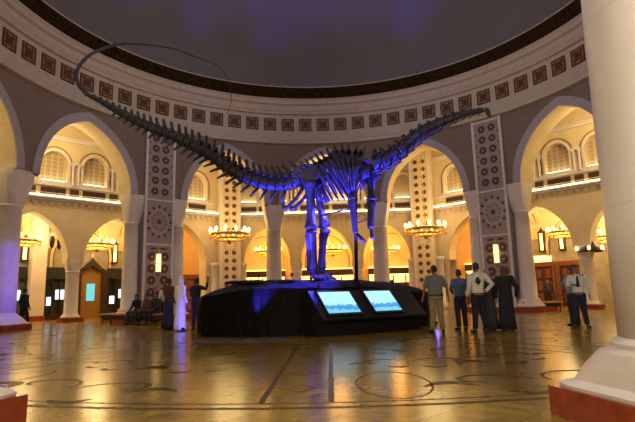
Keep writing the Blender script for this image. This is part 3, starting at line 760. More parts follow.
BACK = [(-0.69,-3.69,6.35),(-0.3,-3.72,6.54),(0.16,-3.75,6.78),(0.67,-3.78,7.01),(1.26,-3.77,7.08),(1.64,-3.75,6.99),(1.96,-3.82,6.84)]
NECK = [(1.96,-3.82,6.84),(2.45,-3.92,6.92),(2.91,-3.95,7.11),(3.28,-4.08,7.34),(3.66,-4.12,7.63),(4.13,-4.27,7.96),(4.69,-4.3,8.23),(5.23,-4.42,8.42),(5.78,-4.44,8.61),(6.34,-4.45,8.72),(6.85,-4.45,8.8)]
UP = Vector((0,0,1))
def vertebra(p, t, r, sp, lean, L_, proc=1.0, name='vertebra', low=None):
    """t points forwards (towards the head); neural spine height sp leans backwards"""
    mb = MB(); up = (UP-t*UP.dot(t)).normalized(); w = t.cross(up)
    mb.tube([p-t*L_*.5, p-t*L_*.34, p, p+t*L_*.34, p+t*L_*.5], [r*.95,r,r*.80,r,r*.95], bone_m, 10)
    arch = p+up*r*.7
    tip = p+up*(r+sp)-t*lean
    mid = arch.lerp(tip, .5)
    mb.tube([arch, mid, tip-(tip-mid)*.18, tip], [(L_*.42,r*.45),(L_*.25,r*.28),(L_*.24,r*.26),(L_*.11,r*.12)], bone_m, 6, up=t)
    if proc:
        for s in (-1,1):
            mb.tube([p+up*r*.5, p+up*r*.9+w*s*r*(1.3*proc)-t*L_*.12, p+up*r*.75+w*s*r*(2.0*proc)-t*L_*.28], [r*.35,r*.22,r*.15], bone_m, 5)
    for s in (-1,1):                    # articular processes reaching over the next centrum
        mb.tube([arch+w*s*r*.25, arch+up*r*.35+w*s*r*.4+t*L_*.5], [r*.22,r*.14], bone_m, 5)
        mb.tube([arch+w*s*r*.2, arch+up*r*.35+w*s*r*.3-t*L_*.45], [r*.20,r*.12], bone_m, 5)
    return sb(mb, name)
pts, tot = catmull(TAIL, lambda u: .22+.16*u)
n = len(pts)
RT = [(0,.075),(.15,.15),(.3,.19),(.5,.25),(.7,.29),(.85,.32),(1,.34)]
ST = [(0,.03),(.12,.12),(.25,.26),(.4,.36),(.6,.44),(.75,.42),(.85,.44),(1,.56)]
CT = [(0,.04),(.15,.14),(.3,.26),(.5,.34),(.7,.38),(.86,.42),(.95,.40)]
for i, (p, t, u) in enumerate(pts):
    r = lerp_tab(RT, u); L_ = (.22+.16*u)*.9
    vertebra(p, t, r, lerp_tab(ST, u), lerp_tab(ST, u)*.55, L_, .9 if u > .45 else .4)
    if .1 < u < .95:
        c = lerp_tab(CT, u); up = (UP-t*UP.dot(t)).normalized(); mb = MB(); a = p-up*r*.9-t*L_*.4
        mb.tube([a, a-up*c*.5-t*c*.35, a-up*c-t*c*.62], [(L_*.22,r*.35),(L_*.18,r*.22),(L_*.12,r*.10)], bone_m, 6, up=t); sb(mb, 'chevron')
wp, _ = catmull(WHIP, .12)
mb = MB(); mb.tube([p for p,_,_ in wp], [max(.010, .062*(1-u)**1.6+.009)*(1.12 if i % 2 else .9) for i,(p,_,u) in enumerate(wp)], bone_m, 8); sb(mb, 'whip_tail')
pts, _ = catmull(BACK, .225)
for i, (p, t, u) in enumerate(pts[1:-1]):
    vertebra(p, t, .30, .46-.12*u, .10*(1-2*u), .22, 1.3)
# ribs
fwd = Vector((1,0,0))
pts, _ = catmull(BACK, .21)
for i, (p, t, u) in enumerate(pts):
    if u < .18 : continue
    up = (UP-t*UP.dot(t)).normalized(); w = t.cross(up)
    ln = 1.65*math.sin(PI*min(1,(u-.02)*.62+.18)); bw = .95
    for s in (-1,1):
        P = []
        for k in range(9):
            a = k/8*PI*.62; P.append(p+w*s*(bw*math.sin(min(PI/2,a*1.25))*1.0-.28*max(0,k-5)/3)-up*(ln*(1-math.cos(a))*.76-.12)-t*(.12*k/8)+t*(.25*u*k/8))
        mb = MB(); mb.tube(P, [(.10,.05),(.115,.045),(.11,.042),(.095,.038),(.08,.035),(.07,.034),(.06,.03),(.05,.03),(.035,.025)], bone_m, 6, up=t); sb(mb, 'rib')
# neck
pts, tot = catmull(NECK, lambda u: .40-.08*u)
for i, (p, t, u) in enumerate(pts[1:]):
    u = min(u, 1); r = .25*(1-u)**.8+.075; L_ = (.40-.08*u)*1.02
    vertebra(p, t, r, (.26*(1-u)**1.3+.03), .02, L_, .55)
    up = (UP-t*UP.dot(t)).normalized(); w = t.cross(up)
    for s in (-1,1):
        mb = MB(); mb.tube([p-up*r*.5+w*s*r*.6+t*L_*.3, p-up*r*1.35+w*s*r*.75, p-up*r*1.3+w*s*r*.55-t*L_*.9], [r*.22,r*.2,r*.08], bone_m, 5); sb(mb, 'neck_rib')
# skull: a long low sauropod head hanging down, with jaw
n_sk0 = None; p0 = Vector((6.85,-4.45,8.8)); d = Vector((.45,.05,-.9)).normalized(); u_ = Vector((.9,0,.45)).normalized(); w = d.cross(u_).normalized()
mb = MB(); c0 = p0+Vector((-.02,0,.0))
mb.tube([c0-d*.08, c0-d*.02, c0+d*.08, c0+d*.18, c0+d*.28, c0+d*.34], [(.05,.04),(.10,.08),(.11,.085),(.075,.06),(.06,.05),(.035,.035)], bone_m, 12, up=u_)
for s in (-1,1):
    mb.tube([c0+w*s*.07+u_*.01, c0+w*s*.09+d*.04+u_*.05, c0+w*s*.08+d*.10+u_*.01], [.02,.024,.02], bone_m, 6)
sko = sb(mb, 'skull')
mb = MB(); mb.tube([c0-u_*.08+d*.0, c0-u_*.09+d*.13, c0-u_*.07+d*.28], [(.028,.06),(.02,.05),(.024,.04)], bone_m, 8, up=u_)
o = mb; o.v = [tuple(Vector(v)-SKL) for v in o.v]; o.build('lower_jaw', sko)
mb = MB()
for i in range(6):
    for s in (-1,1): q = c0+d*(.24+.014*i)-u_*.045+w*s*.035; mb.tube([q, q-u_*.06], [.012,.004], bone_m, 5)
mb.v = [tuple(Vector(v)-SKL) for v in mb.v]; mb.build('teeth', sko)
for s in (-1,1):
    mb = MB(); mb.ball(c0+w*s*.08+d*.05+u_*.02, (.024,.024,.028), black_m, 8); mb.v = [tuple(Vector(v)-SKL) for v in mb.v]; mb.build('eye_socket', sko)

def limb(P, R1, mid, R2, name, par=None, flat=1.):
    P = [Vector(p) for p in P]; a, b = P[0], P[-1]; pts_ = []; rr = []
    for u in (0,.02,.06,.12,.2,.32,.45,.58,.7,.8,.88,.94,.98,1):
        pts_.append(a.lerp(b, u)); e = min(1, abs(u-.5)*2.2)
        r0 = R1 if u < .5 else R2; rr.append(mid+(r0-mid)*e**3.5)
    rr[0] *= .45; rr[1] *= .82; rr[-1] *= .45; rr[-2] *= .82
    mb = MB(); mb.tube(pts_, rr, bone_m, 10, flat); return sb(mb, name, par)
def foot(c, toe, name='foot', n=5, sc=1.):
    par = None; c = Vector(c); toe = Vector(toe)
    base = None
    for k in range(n):
        a = (k-(n-1)/2)*.38; d0 = toe-c; d1 = Vector((d0.x*math.cos(a)-d0.y*math.sin(a), d0.x*math.sin(a)+d0.y*math.cos(a), d0.z))
        q = c+d1*.35; mb = MB()
        mb.tube([c+Vector((0,0,.08)), c+d1*.45+Vector((0,0,.04)), c+d1*.8, c+d1*1.1-Vector((0,0,.02))], [.09*sc,.075*sc,.08*sc,.03*sc], bone_m, 7); sb(mb, 'toe')
for hip, knee, ank, ft, toe, s in (((-0.51,-4.15,6.15),(-0.48,-3.95,4.10),(-0.5,-3.48,2.50),(-0.5,-3.44,2.26),(-0.15,-3.84,2.16),-1), ((-0.24,-3.20,6.2),(0.07,-2.92,4.27),(-0.1,-2.44,2.58),(-0.04,-2.40,2.28),(0.34,-2.72,2.18),1)):
    knee = Vector(knee)
    limb([hip, knee+Vector((0,0,.04))], .33, .155, .30, 'femur')
    limb([knee-Vector((-.02,0,-.02)), ank], .27, .12, .20, 'tibia'); k2 = knee+Vector((-.14,.08,-.12)); limb([k2, Vector(ank)+Vector((-.12,.06,0))], .12, .08, .12, 'fibula')
    mb = MB(); mb.ball(Vector(ank)-Vector((0,0,.06)), (.17,.17,.10), bone_m, 10); sb(mb, 'ankle')
    foot(ft, toe)
    # ilium blade, wide over the hip
    h = Vector(hip); mb = MB()
    pl = [(-.75,.05),(-.62,.36),(-.25,.58),(.2,.56),(.62,.34),(.80,.02),(.45,.02),(.22,-.14),(-.1,-.16),(-.3,.0)]
    y0, y1 = h.y-s*.02, h.y-s*.02+.10
    mb.add([(h.x+x+.02*0, y0, h.z+.12+z) for x,z in pl]+[(h.x+x, y1, h.z+.12+z) for x,z in pl], [tuple(range(len(pl))), tuple(range(len(pl),2*len(pl)))[::-1]]+[(i,(i+1)%len(pl),len(pl)+(i+1)%len(pl),len(pl)+i) for i in range(len(pl))], bone_m); sb(mb, 'ilium')
    mb = MB(); mb.tube([h+Vector((.1,s*-.05,-.0)), h+Vector((.34,-s*.15,-.45)), h+Vector((.45,-s*.2,-.85))], [(.13,.08),(.09,.06),(.16,.07)], bone_m, 8); sb(mb, 'pubis')
    mb = MB(); mb.tube([h+Vector((-.1,-s*.08,-.05)), h+Vector((-.5,-s*.22,-.65)), h+Vector((-.9,-s*.25,-1.05)), h+Vector((-1.12,-s*.27,-1.1))], [(.12,.07),(.07,.05),(.08,.05),(.10,.06)], bone_m, 8); sb(mb, 'ischium')
mb = MB(); mb.tube([(-.75,-3.68,6.45),(-.3,-3.7,6.6),(.15,-3.72,6.85)], [(.30,.34),(.32,.40),(.27,.34)], bone_m, 12); sb(mb, 'sacrum')
for y, s, A in ((-4.45,-1,[(1.50,-4.25,6.35),(1.21,-4.38,5.25),(1.34,-4.24,3.9),(1.36,-4.25,3.78),(1.67,-4.30,3.58)]), (-3.15,1,[(2.02,-3.37,6.45),(2.08,-3.56,5.31),(1.99,-3.57,4.15),(1.98,-3.54,4.05),(2.05,-3.62,3.75)])):
    sh = Vector(A[0]); mb = MB()
    mb.tube([sh+Vector((-1.15,-s*.1,.75)), sh+Vector((-.7,s*.02,.50)), sh+Vector((-.2,s*.05,.22)), sh+Vector((.12,s*.02,-.02)), sh+Vector((.2,-s*.05,-.25))], [(.44,.06),(.38,.06),(.40,.07),(.50,.08),(.32,.07)], bone_m, 10, up=(.3,0,1)); sb(mb, 'scapula')
    mb = MB(); mb.tube([sh+Vector((.1,0,-.1)), sh+Vector((.18,-s*.40,-.42))], [(.36,.07),(.30,.06)], bone_m, 8); sb(mb, 'coracoid')
    q = .72 if s < 0 else 1.; limb([sh, A[1]], .27*q, .14*q, .22*q, 'humerus'); limb([Vector(A[1])+Vector((.03,0,-.04)), A[2]], .16*q, .10*q, .14*q, 'radius'); limb([Vector(A[1])+Vector((-.09,.06,0)), Vector(A[2])+Vector((-.07,.05,0))], .16*q, .09*q, .10*q, 'ulna')
    foot(A[3], A[4], 'hand', 5, .7)
mb = MB(); mb.tube([(1.42,-3.83,6.9),(1.33,-3.06,1.9)], .075, steel_m, 10); mb.tube([(1.33,-3.06,2.0),(1.33,-3.06,1.86)], .22, steel_m, 16)
mb.tube([(-0.15,-3.25,4.79),(1.38,-3.50,5.06)], .03, steel_m, 8); mb.tube([(1.4,-3.6,5.5),(1.55,-4.2,5.9)], .025, steel_m, 6); mb.tube([(1.37,-3.4,4.3),(1.40,-4.2,4.0)], .025, steel_m, 6); mb.tube([(1.37,-3.4,4.4),(1.98,-3.55,4.6)], .025, steel_m, 6)
sb(mb, 'support_frame')
mb = MB(); mb.tube([(-.35,-3.7,6.4),(-.32,-3.1,2.0)], .05, steel_m, 8); sb(mb, 'support_post')

# small uplights around the base
SPK = []
def uplight(p, aim, label, energy, size=55, col=(.06,.05,1.), lamp=True, blend=.5):
    p = Vector(p); aim = Vector(aim); d = (aim-p).normalized()
    t = empty('spotlight', p, 0, label, 'spotlight', 'blue spotlights'); t.scale = (.55,)*3
    mb = MB(); mb.tube([-d*.10, d*.12], [.08,.11], steel_m, 12, cap=False); mb.tube([-d*.12,-d*.10], [.05,.08], steel_m, 12); mb.build('lamp_body', t)
    mb = MB(); mb.tube([(0,0,-.22),(0,0,-.10)], .02, steel_m, 6); mb.tube([(0,0,-.24),(0,0,-.22)], .09, steel_m, 12); mb.build('stand', t)
    L = bpy.data.lights.new('blue_beam', 'SPOT'); L.energy = energy; L.color = col; L.spot_size = R_(size); L.spot_blend = blend; L.shadow_soft_size = .08
    o = bpy.data.objects.new('blue_beam', L); COL.objects.link(o); o.parent = t; o.location = d*.14; o.rotation_euler = d.to_track_quat('-Z','Y').to_euler()
    return t

# ------------------------------------------------------------------ people
PS = 2.4/1.75                                       # figures are laid out for a 1.75 m person, the hall in larger working units
def J(**k): return k
BASE = dict(pelvis=(0,0,.95), waist=(0,.0,1.10), chest=(0,-.01,1.30), neck=(0,-.01,1.47), head=(0,.025,1.63),
            hipR=(.09,0,.92), kneeR=(.10,.02,.50), ankR=(.105,-.02,.09), toeR=(.13,.13,.035), shR=(.185,-.01,1.42), elR=(.24,-.03,1.14), wrR=(.26,.06,.90),
            hipL=(-.09,0,.92), kneeL=(-.10,.02,.50), ankL=(-.105,-.02,.09), toeL=(-.13,.13,.035), shL=(-.185,-.01,1.42), elL=(-.24,-.03,1.14), wrL=(-.26,.06,.90))
def cloth(name, col): return mat('cloth_'+name, col, .85, var=.12, scale=14)
def V3(p): return Vector(p)*PS
def skin_body(j, fat=1.):
    names = ['pelvis','waist','chest','neck']; 
    rad = dict(pelvis=(.135,.10), waist=(.12,.09), chest=(.145,.10), neck=(.055,.055), top=(.05,.05), hip=(.085,.085), thigh=(.075,.075), knee=(.055,.055), calf=(.055,.055), ank=(.036,.036), toe=(.035,.03), sh=(.055,.055), el=(.038,.038), wr=(.026,.026), palm=(.03,.016))
    bm = bmesh.new(); lay = bm.verts.layers.skin.verify(); vs = {}
    def v(k, p, r, root=False):
        x = bm.verts.new(V3(p)); x[lay].radius = (r[0]*PS*(fat if k in ('pelvis','waist','chest') else 1), r[1]*PS*(fat if k in ('pelvis','waist','chest') else 1)); x[lay].use_root = root; vs[k] = x; return x
    v('pelvis', j['pelvis'], rad['pelvis'], True); v('waist', j['waist'], rad['waist']); v('chest', j['chest'], rad['chest']); v('neck', j['neck'], rad['neck'])
    hd = Vector(j['head']); nk = Vector(j['neck']); v('top', nk.lerp(hd, .55), rad['top'])
    E_ = [('pelvis','waist'),('waist','chest'),('chest','neck'),('neck','top')]
    for s in 'RL':
        h, k, a, t_ = (Vector(j[q+s]) for q in ('hip','knee','ank','toe'))
        v('hip'+s, h, rad['hip']); v('th'+s, h.lerp(k,.5), rad['thigh']); v('knee'+s, k, rad['knee']); v('calf'+s, k.lerp(a,.35), rad['calf']); v('ank'+s, a, rad['ank']); v('toe'+s, t_, rad['toe'])
        E_ += [('pelvis','hip'+s),('hip'+s,'th'+s),('th'+s,'knee'+s),('knee'+s,'calf'+s),('calf'+s,'ank'+s),('ank'+s,'toe'+s)]
        sh, el, wr = (Vector(j[q+s]) for q in ('sh','el','wr'))
        d = (wr-el).normalized()
        v('sh'+s, sh, rad['sh']); v('el'+s, el, rad['el']); v('wr'+s, wr, rad['wr']); v('palm'+s, wr+d*.055, rad['palm'])
        E_ += [('chest','sh'+s),('sh'+s,'el'+s),('el'+s,'wr'+s),('wr'+s,'palm'+s)]
    for a, b in E_: bm.edges.new((vs[a], vs[b]))
    me = bpy.data.meshes.new('tmp'); bm.to_mesh(me); bm.free()
    o = bpy.data.objects.new('tmp', me); COL.objects.link(o)
    m = o.modifiers.new('s', 'SKIN'); m.use_smooth_shade = True; m2 = o.modifiers.new('u', 'SUBSURF'); m2.levels = 1; m2.render_levels = 1
    dg = bpy.context.evaluated_depsgraph_get(); ev = o.evaluated_get(dg); mm = bpy.data.meshes.new_from_object(ev)
    V_ = [tuple(x.co) for x in mm.vertices]; F_ = [list(p.vertices) for p in mm.polygons]
    bpy.data.objects.remove(o); bpy.data.meshes.remove(me); bpy.data.meshes.remove(mm)
    return V_, F_
def add_hand(mb, j, s, curl=.5, m=skin_m):
    wr = Vector(j['wr'+s]); el = Vector(j['el'+s]); d = (wr-el).normalized(); sg = 1 if s == 'R' else -1
    side = Vector((0,1,0)) - d*d.y
    if side.length < .2: side = Vector((0,0,1)) - d*d.z
    side.normalize(); nrm = d.cross(side)*sg
    P = lambda q: V3(q)
    mb.tube([P(wr), P(wr+d*.03), P(wr+d*.075), P(wr+d*.09)], [(.024*PS,.017*PS),(.036*PS,.016*PS),(.040*PS,.015*PS),(.034*PS,.012*PS)], m, 8, up=side)
    for k, ln in enumerate((.070,.080,.074,.058)):
        b = wr+d*.082+side*(.028-.019*k); q1 = b+d*ln*.5+nrm*ln*.15*curl; q2 = q1+(d*(1-curl*.7)+nrm*curl).normalized()*ln*.3; q3 = q2+(d*(1-curl*1.2)+nrm*curl*1.2).normalized()*ln*.25
        mb.tube([P(b),P(q1),P(q2),P(q3)], [.0092*PS,.0088*PS,.0082*PS,.006*PS], m, 6)
    b = wr+d*.03+side*.03; mb.tube([P(b), P(b+side*.025+d*.025), P(b+side*.03+d*.055+nrm*.01)], [.0115*PS,.010*PS,.008*PS], m, 6)
def rings(mb, secs, m, n=20, smooth=True, cap=True):
    """secs: (centre, rx, ry) horizontal-ish elliptical sections in metres"""
    vs = []; fs = []
    for c, rx, ry in secs:
        for k in range(n):
            a = 2*PI*k/n; vs.append(V3((c[0]+rx*math.cos(a), c[1]+ry*math.sin(a), c[2])))
    for i in range(len(secs)-1):
        for k in range(n): fs.append((i*n+k, i*n+(k+1)%n, (i+1)*n+(k+1)%n, (i+1)*n+k))
    if cap: fs += [tuple(range(n))[::-1], tuple((len(secs)-1)*n+k for k in range(n))]
    mb.add(vs, fs, m, smooth)
def person(x, y, face, label, j={}, H=2.4, top=None, bottom=None, robe=None, hair='short', scarf=None, fat=1., group=None, sleeves='long', z=0., extra=None, look=0.):
    """face: direction the person looks, degrees from +x"""
    jj = dict(BASE); jj.update(j); t = empty('person', (x,y,z), R_(face-90), label, 'person', group); sc = H/2.4; t.scale = (sc,)*3
    V_, F_ = skin_body(jj, fat); mb = MB(); mb.add(V_, F_, skin_m, True)
    hd = Vector(jj['head']); Rz = Matrix.Rotation(look, 3, 'Z')
    def hp(p): return V3(hd+Rz @ Vector(p))
    # head: skull, jaw, nose, ears are one mesh with the body
    secs = [(-.115,.030,.030,.045),(-.105,.045,.045,.035),(-.075,.056,.064,.020),(-.04,.064,.078,.008),(0,.071,.088,0),(.04,.074,.092,-.004),(.075,.066,.082,-.006),(.10,.048,.058,-.006),(.115,.018,.022,-.006)]
    n = 16; vs = []; fs = []
    for z_, rx, ry, oy in secs:
        for k in range(n): a = 2*PI*k/n; vs.append(hp((rx*math.cos(a), oy+ry*math.sin(a), z_)))
    for i in range(len(secs)-1):
        for k in range(n): fs.append((i*n+k, i*n+(k+1)%n, (i+1)*n+(k+1)%n, (i+1)*n+k))
    fs += [tuple(range(n))[::-1], tuple((len(secs)-1)*n+k for k in range(n))]
    mb.add(vs, fs, skin_m, True)
    mb.tube([hp((0,.085,.015)), hp((0,.105,-.02)), hp((0,.092,-.035))], [.008*PS,.014*PS,.010*PS], skin_m, 6)
    for s in (-1,1): mb.ball(hp((s*.073,-.005,-.005)), (.008*PS,.018*PS,.028*PS), skin_m, 8)
    for s in 'RL': add_hand(mb, jj, s, .5)
    mb.build('body', t)
    mb = MB()
    for s in (-1,1): mb.ball(hp((s*.028,.080,.008)), (.011*PS,.007*PS,.007*PS), eye_m, 8)
    mb.build('eyes', t); mb = MB(); mb.ball(hp((0,.083,-.062)), (.022*PS,.008*PS,.007*PS), lip_m, 8); mb.build('mouth', t)
    if hair and not scarf:
        mb = MB(); vs = []; fs = []
        hs = [(-.055,.052,.050,-.052),(-.02,.078,.085,-.028),(.02,.081,.090,-.018),(.055,.080,.092,-.012),(.085,.070,.086,-.008),(.112,.050,.062,-.006),(.128,.016,.02,-.006)]
        for z_, rx, ry, oy in hs:
            for k in range(n):
                a = 2*PI*k/n; yy = oy+ry*math.sin(a)
                if z_ < .06: yy = min(yy, .012 if z_ < .03 else .06)
                vs.append(hp((rx*math.cos(a), yy, z_)))
        for i in range(len(hs)-1):
            for k in range(n): fs.append((i*n+k, i*n+(k+1)%n, (i+1)*n+(k+1)%n, (i+1)*n+k))
        fs += [tuple(range(n))[::-1], tuple((len(hs)-1)*n+k for k in range(n))]
        mb.add(vs, fs, hair_m, True); mb.build('hair', t)
    if scarf:
        mb = MB(); vs = []
        hs = [(-.30,.175,.115,-.03),(-.22,.15,.105,-.025),(-.15,.10,.085,-.02),(-.10,.082,.088,-.014),(-.03,.086,.100,-.012),(.03,.088,.104,-.010),(.08,.080,.096,-.008),(.115,.055,.066,-.006),(.134,.018,.022,-.006)]; fs = []
        for z_, rx, ry, oy in hs:
            for k in range(n):
                a = 2*PI*k/n; yy = oy+ry*math.sin(a)
                if -.10 < z_ < .06: yy = min(yy, .045)
                vs.append(hp((rx*math.cos(a), yy, z_)))
        for i in range(len(hs)-1):
            for k in range(n): fs.append((i*n+k, i*n+(k+1)%n, (i+1)*n+(k+1)%n, (i+1)*n+k))
        fs += [tuple((len(hs)-1)*n+k for k in range(n))]
        mb.add(vs, fs, scarf, True); mb.build('headscarf', t)
    pv, wa, chs_, nk = (Vector(jj[k]) for k in ('pelvis','waist','chest','neck'))
    def sleeve(mb, m, frac=1., r0=.075):
        for s in 'RL':
            sh, el, wr = (Vector(jj[q+s]) for q in ('sh','el','wr'))
            inn = chs_.lerp(sh, .55)+Vector((0,0,.05))
            if frac >= 1: P = [inn, sh, sh.lerp(el,.5), el, el.lerp(wr,.5), wr-(wr-el)*.03]; Rr = [.08,r0,r0*.86,r0*.74,r0*.66,r0*.58]
            else: P = [inn, sh, sh.lerp(el,.5), sh.lerp(el,.9)]; Rr = [.08,r0,r0*.9,r0*.86]
            mb.tube([V3(p) for p in P], [r*PS for r in Rr], m, 12)
    if top:
        mb = MB(); f = fat
        rings(mb, [(pv+Vector((0,0,-.01)),.160*f,.122*f),(pv+Vector((0,0,.03)),.165*f,.127*f),(wa,.155*f,.12*f),(chs_,.185*f,.13*f),(chs_+Vector((0,0,.08)),.185,.12),(nk+Vector((0,0,-.04)),.13,.09),(nk+Vector((0,0,.005)),.066,.066)], top)
        sleeve(mb, top, 1. if sleeves == 'long' else .5); o = mb.build('shirt', t)
        mb = MB(); rings(mb, [(nk+Vector((0,0,-.01)),.072,.072),(nk+Vector((0,.0,.03)),.066,.066)], top, 16, cap=False); mb.build('collar', o)
    if bottom:
        mb = MB(); rings(mb, [(pv+Vector((0,0,-.10)),.160*fat,.12*fat),(pv+Vector((0,0,.05)),.152*fat,.116*fat)], bottom)
        for s in 'RL':
            h, k, a = (Vector(jj[q+s]) for q in ('hip','knee','ank'))
            mb.tube([V3(h.lerp(pv,.25)), V3(h), V3(h.lerp(k,.5)), V3(k), V3(k.lerp(a,.5)), V3(a.lerp(k,.04))], [r*PS for r in (.10,.105,.092,.076,.070,.070)], bottom, 14)
        mb.build('trousers', t)
        mb = MB(); rings(mb, [(pv+Vector((0,0,.0)),.172*fat,.132*fat),(pv+Vector((0,0,.035)),.171*fat,.131*fat)], black_m, cap=False); mb.build('belt', t)
    if robe:
        mb = MB(); n_all = 4 if top else 9; kx = (Vector(jj['ankR'])+Vector(jj['ankL']))/2
        secs = [(Vector((kx.x,kx.y+.02,.04)),.235,.20),(Vector((kx.x,kx.y,.3)).lerp(Vector((pv.x,pv.y,.3)),.3),.215,.175),(Vector((pv.x,pv.y,.6)),.195,.155),(pv,.185,.145),(wa,.17,.13),(chs_,.19,.135),(chs_+Vector((0,0,.08)),.19,.125),(nk+Vector((0,0,-.04)),.135,.095),(nk+Vector((0,0,.01)),.068,.068)]
        secs = secs[:n_all]; n0 = len(mb.v); rings(mb, secs, robe, 32)
        for i in range(n0, n0+32*4):
            k = (i-n0) % 32; lv = (i-n0)//32; q = Vector(mb.v[i]); cc = V3(secs[lv][0]); f = 1+.07*math.sin(k*PI/32*14)*(1-lv/4); mb.v[i] = tuple(cc+(q-cc)*f)
        if not top: sleeve(mb, robe, 1., .085)
        mb.build('skirt' if top else 'robe', t)
    for s in 'RL':
        a, to = Vector(jj['ank'+s]), Vector(jj['toe'+s]); d = (to-a); d.z = 0; d.normalize(); zz = min(a.z-.09, to.z-.035)
        mb = MB(); b = Vector((a.x,a.y,zz+.045)); mb.tube([V3(b-d*.06), V3(b-d*.03), V3(b+d*.07), V3(b+d*.16-Vector((0,0,.008))), V3(b+d*.20-Vector((0,0,.015)))], [(r1*PS, r2*PS) for r1, r2 in ((.035,.03),(.05,.038),(.046,.045),(.036,.046),(.022,.03))], black_m, 10, up=(0,0,1)); mb.build('shoe', t)
    if extra: extra(t, jj, hp)
    return t
SIT = dict(pelvis=(0,-.05,.52), waist=(0,-.06,.68), chest=(0,-.03,.88), neck=(0,0,1.05), head=(0,.05,1.20), hipR=(.09,-.02,.50), kneeR=(.13,.40,.50), ankR=(.12,.38,.09), toeR=(.14,.53,.035), hipL=(-.09,-.02,.50), kneeL=(-.13,.40,.50), ankL=(-.12,.38,.09), toeL=(-.14,.53,.035),
           shR=(.185,-.01,1.0), elR=(.24,.05,.74), wrR=(.14,.27,.63), shL=(-.185,-.01,1.0), elL=(-.24,.05,.74), wrL=(-.14,.27,.63))
c_grey = cloth('grey_green', (.16,.17,.15)); c_khaki = cloth('khaki', (.30,.22,.11)); c_blue = cloth('blue', (.08,.11,.25)); c_navy = cloth('navy', (.012,.014,.03)); c_white = cloth('white', (.62,.58,.52)); c_thobe = cloth('thobe', (.85,.82,.80))
c_black = cloth('black', (.008,.008,.010)); c_maroon = cloth('maroon', (.09,.022,.02)); c_pink = cloth('dusty_pink', (.35,.17,.15)); c_lblue = cloth('pale_blue', (.30,.38,.46)); c_brown = cloth('brown', (.10,.045,.025)); c_dark = cloth('dark_grey', (.03,.03,.035))

person(4.17,-4.99,95,'stocky person seen from behind in grey shirt and khaki trousers right of the screens', H=2.5, top=c_grey, bottom=c_khaki, fat=1.22, sleeves='short',
       j=dict(elR=(.30,-.04,1.16), wrR=(.34,.0,.92), elL=(-.29,-.03,1.15), wrL=(-.32,.05,.92), ankR=(.14,-.02,.09), toeR=(.18,.13,.035), ankL=(-.14,-.02,.09), toeL=(-.18,.13,.035)))
person(5.36,-3.9,100,'person seen from behind in a blue shirt between the khaki trousers and the patterned shirt', H=2.36, top=c_blue, bottom=c_navy,
       j=dict(elL=(-.27,.0,1.16), wrL=(-.14,.22,1.10)))
def back_mark(t, jj, hp):
    mb = MB(); c = Vector(jj['chest'])
    for (x,z,r) in ((-.05,.02,.055),(-.03,-.05,.05),(-.07,-.03,.045),(.01,-.01,.03)):
        mb.ball(V3(c+Vector((x,-.128,z))), (r*PS,.012*PS,r*1.2*PS), black_m, 10)
    tag(mb.build('back_print', t), 'black printed mark on the back of the shirt')
person(5.62,-5.45,100,'person with hand on hip, white shirt with a black mark on the back', H=2.53, top=c_white, bottom=c_black, extra=back_mark,
       j=dict(elR=(.40,-.02,1.20), wrR=(.22,.02,1.02), ankR=(.15,-.04,.09), toeR=(.19,.11,.035), ankL=(-.12,.04,.09), toeL=(-.14,.19,.035)))
person(6.35,-4.3,110,'person in a dusty pink headscarf and dark robe behind the patterned shirt', H=2.3, robe=c_dark, scarf=c_pink)
person(6.85,-4.75,80,'person in a long black robe with a brown headscarf, nearest the right pier', H=2.4, robe=c_black, scarf=c_brown, j=dict(elR=(.30,-.04,1.15), wrR=(.30,.10,.92)))
def vest(t, jj, hp):
    ch_, pv, nk = Vector(jj['chest']), Vector(jj['pelvis']), Vector(jj['neck']); mb = MB()
    mb.tube([V3(nk+Vector((0,.075,-.02))), V3(ch_+Vector((0,.135,.04))), V3(Vector(jj['waist'])+Vector((0,.135,.04)))], [(.022*PS,.012*PS),(.035*PS,.01*PS),(.045*PS,.01*PS)], black_m, 8, up=(1,0,0)); tag(mb.build('necktie', t), 'long black necktie')
    mb = MB(); mb.box(V3(Vector(jj['shL'])+Vector((.03,.05,.03))), (.02*PS,.018*PS,.045*PS), black_m); mb.build('shoulder_radio', t)
person(9.81,-4.27,250,'person in white shirt, black tie and dark trousers standing alone on the right', H=2.38, top=c_white, bottom=c_navy, extra=vest,
       j=dict(elR=(.27,.0,1.16), wrR=(.16,.22,1.20), elL=(-.25,-.03,1.14), wrL=(-.27,.03,.90), ankR=(.14,-.02,.09), ankL=(-.15,-.02,.09), toeR=(.18,.13,.035), toeL=(-.19,.13,.035)))
person(10.12,-3.1,200,'person in a pale blue shirt half hidden behind the white shirt and black tie', H=2.34, top=c_lblue, bottom=c_dark, j=dict(elR=(.26,.06,1.18), wrR=(.12,.25,1.32)))
person(-7.75,.75,60,'person in a maroon top and dark blue skirt left of the white robe', H=2.5, top=c_maroon, robe=c_navy, j=dict(elL=(-.26,.06,1.18), wrL=(-.10,.25,1.25)))
bpy.context.view_layer.update()
def agal(t, jj, hp):
    mb = MB(); mb.lathe([(.083*PS,0),(.088*PS,.01*PS),(.083*PS,.02*PS)], black_m, c=tuple(hp((0,-.008,.07))), n=20, cap=False); mb.build('head_cord', t)
person(-6.87,-.2,50,'person in a long white robe and white headscarf beside the dark base', H=2.5, robe=c_thobe, scarf=c_thobe, extra=agal)
def phone(t, jj, hp):
    w_ = Vector(jj['wrR']); mb = MB(); mb.box(V3(w_+Vector((-.02,.04,.14))), (.035*PS,.006*PS,.07*PS), black_m); mb.build('phone', t)
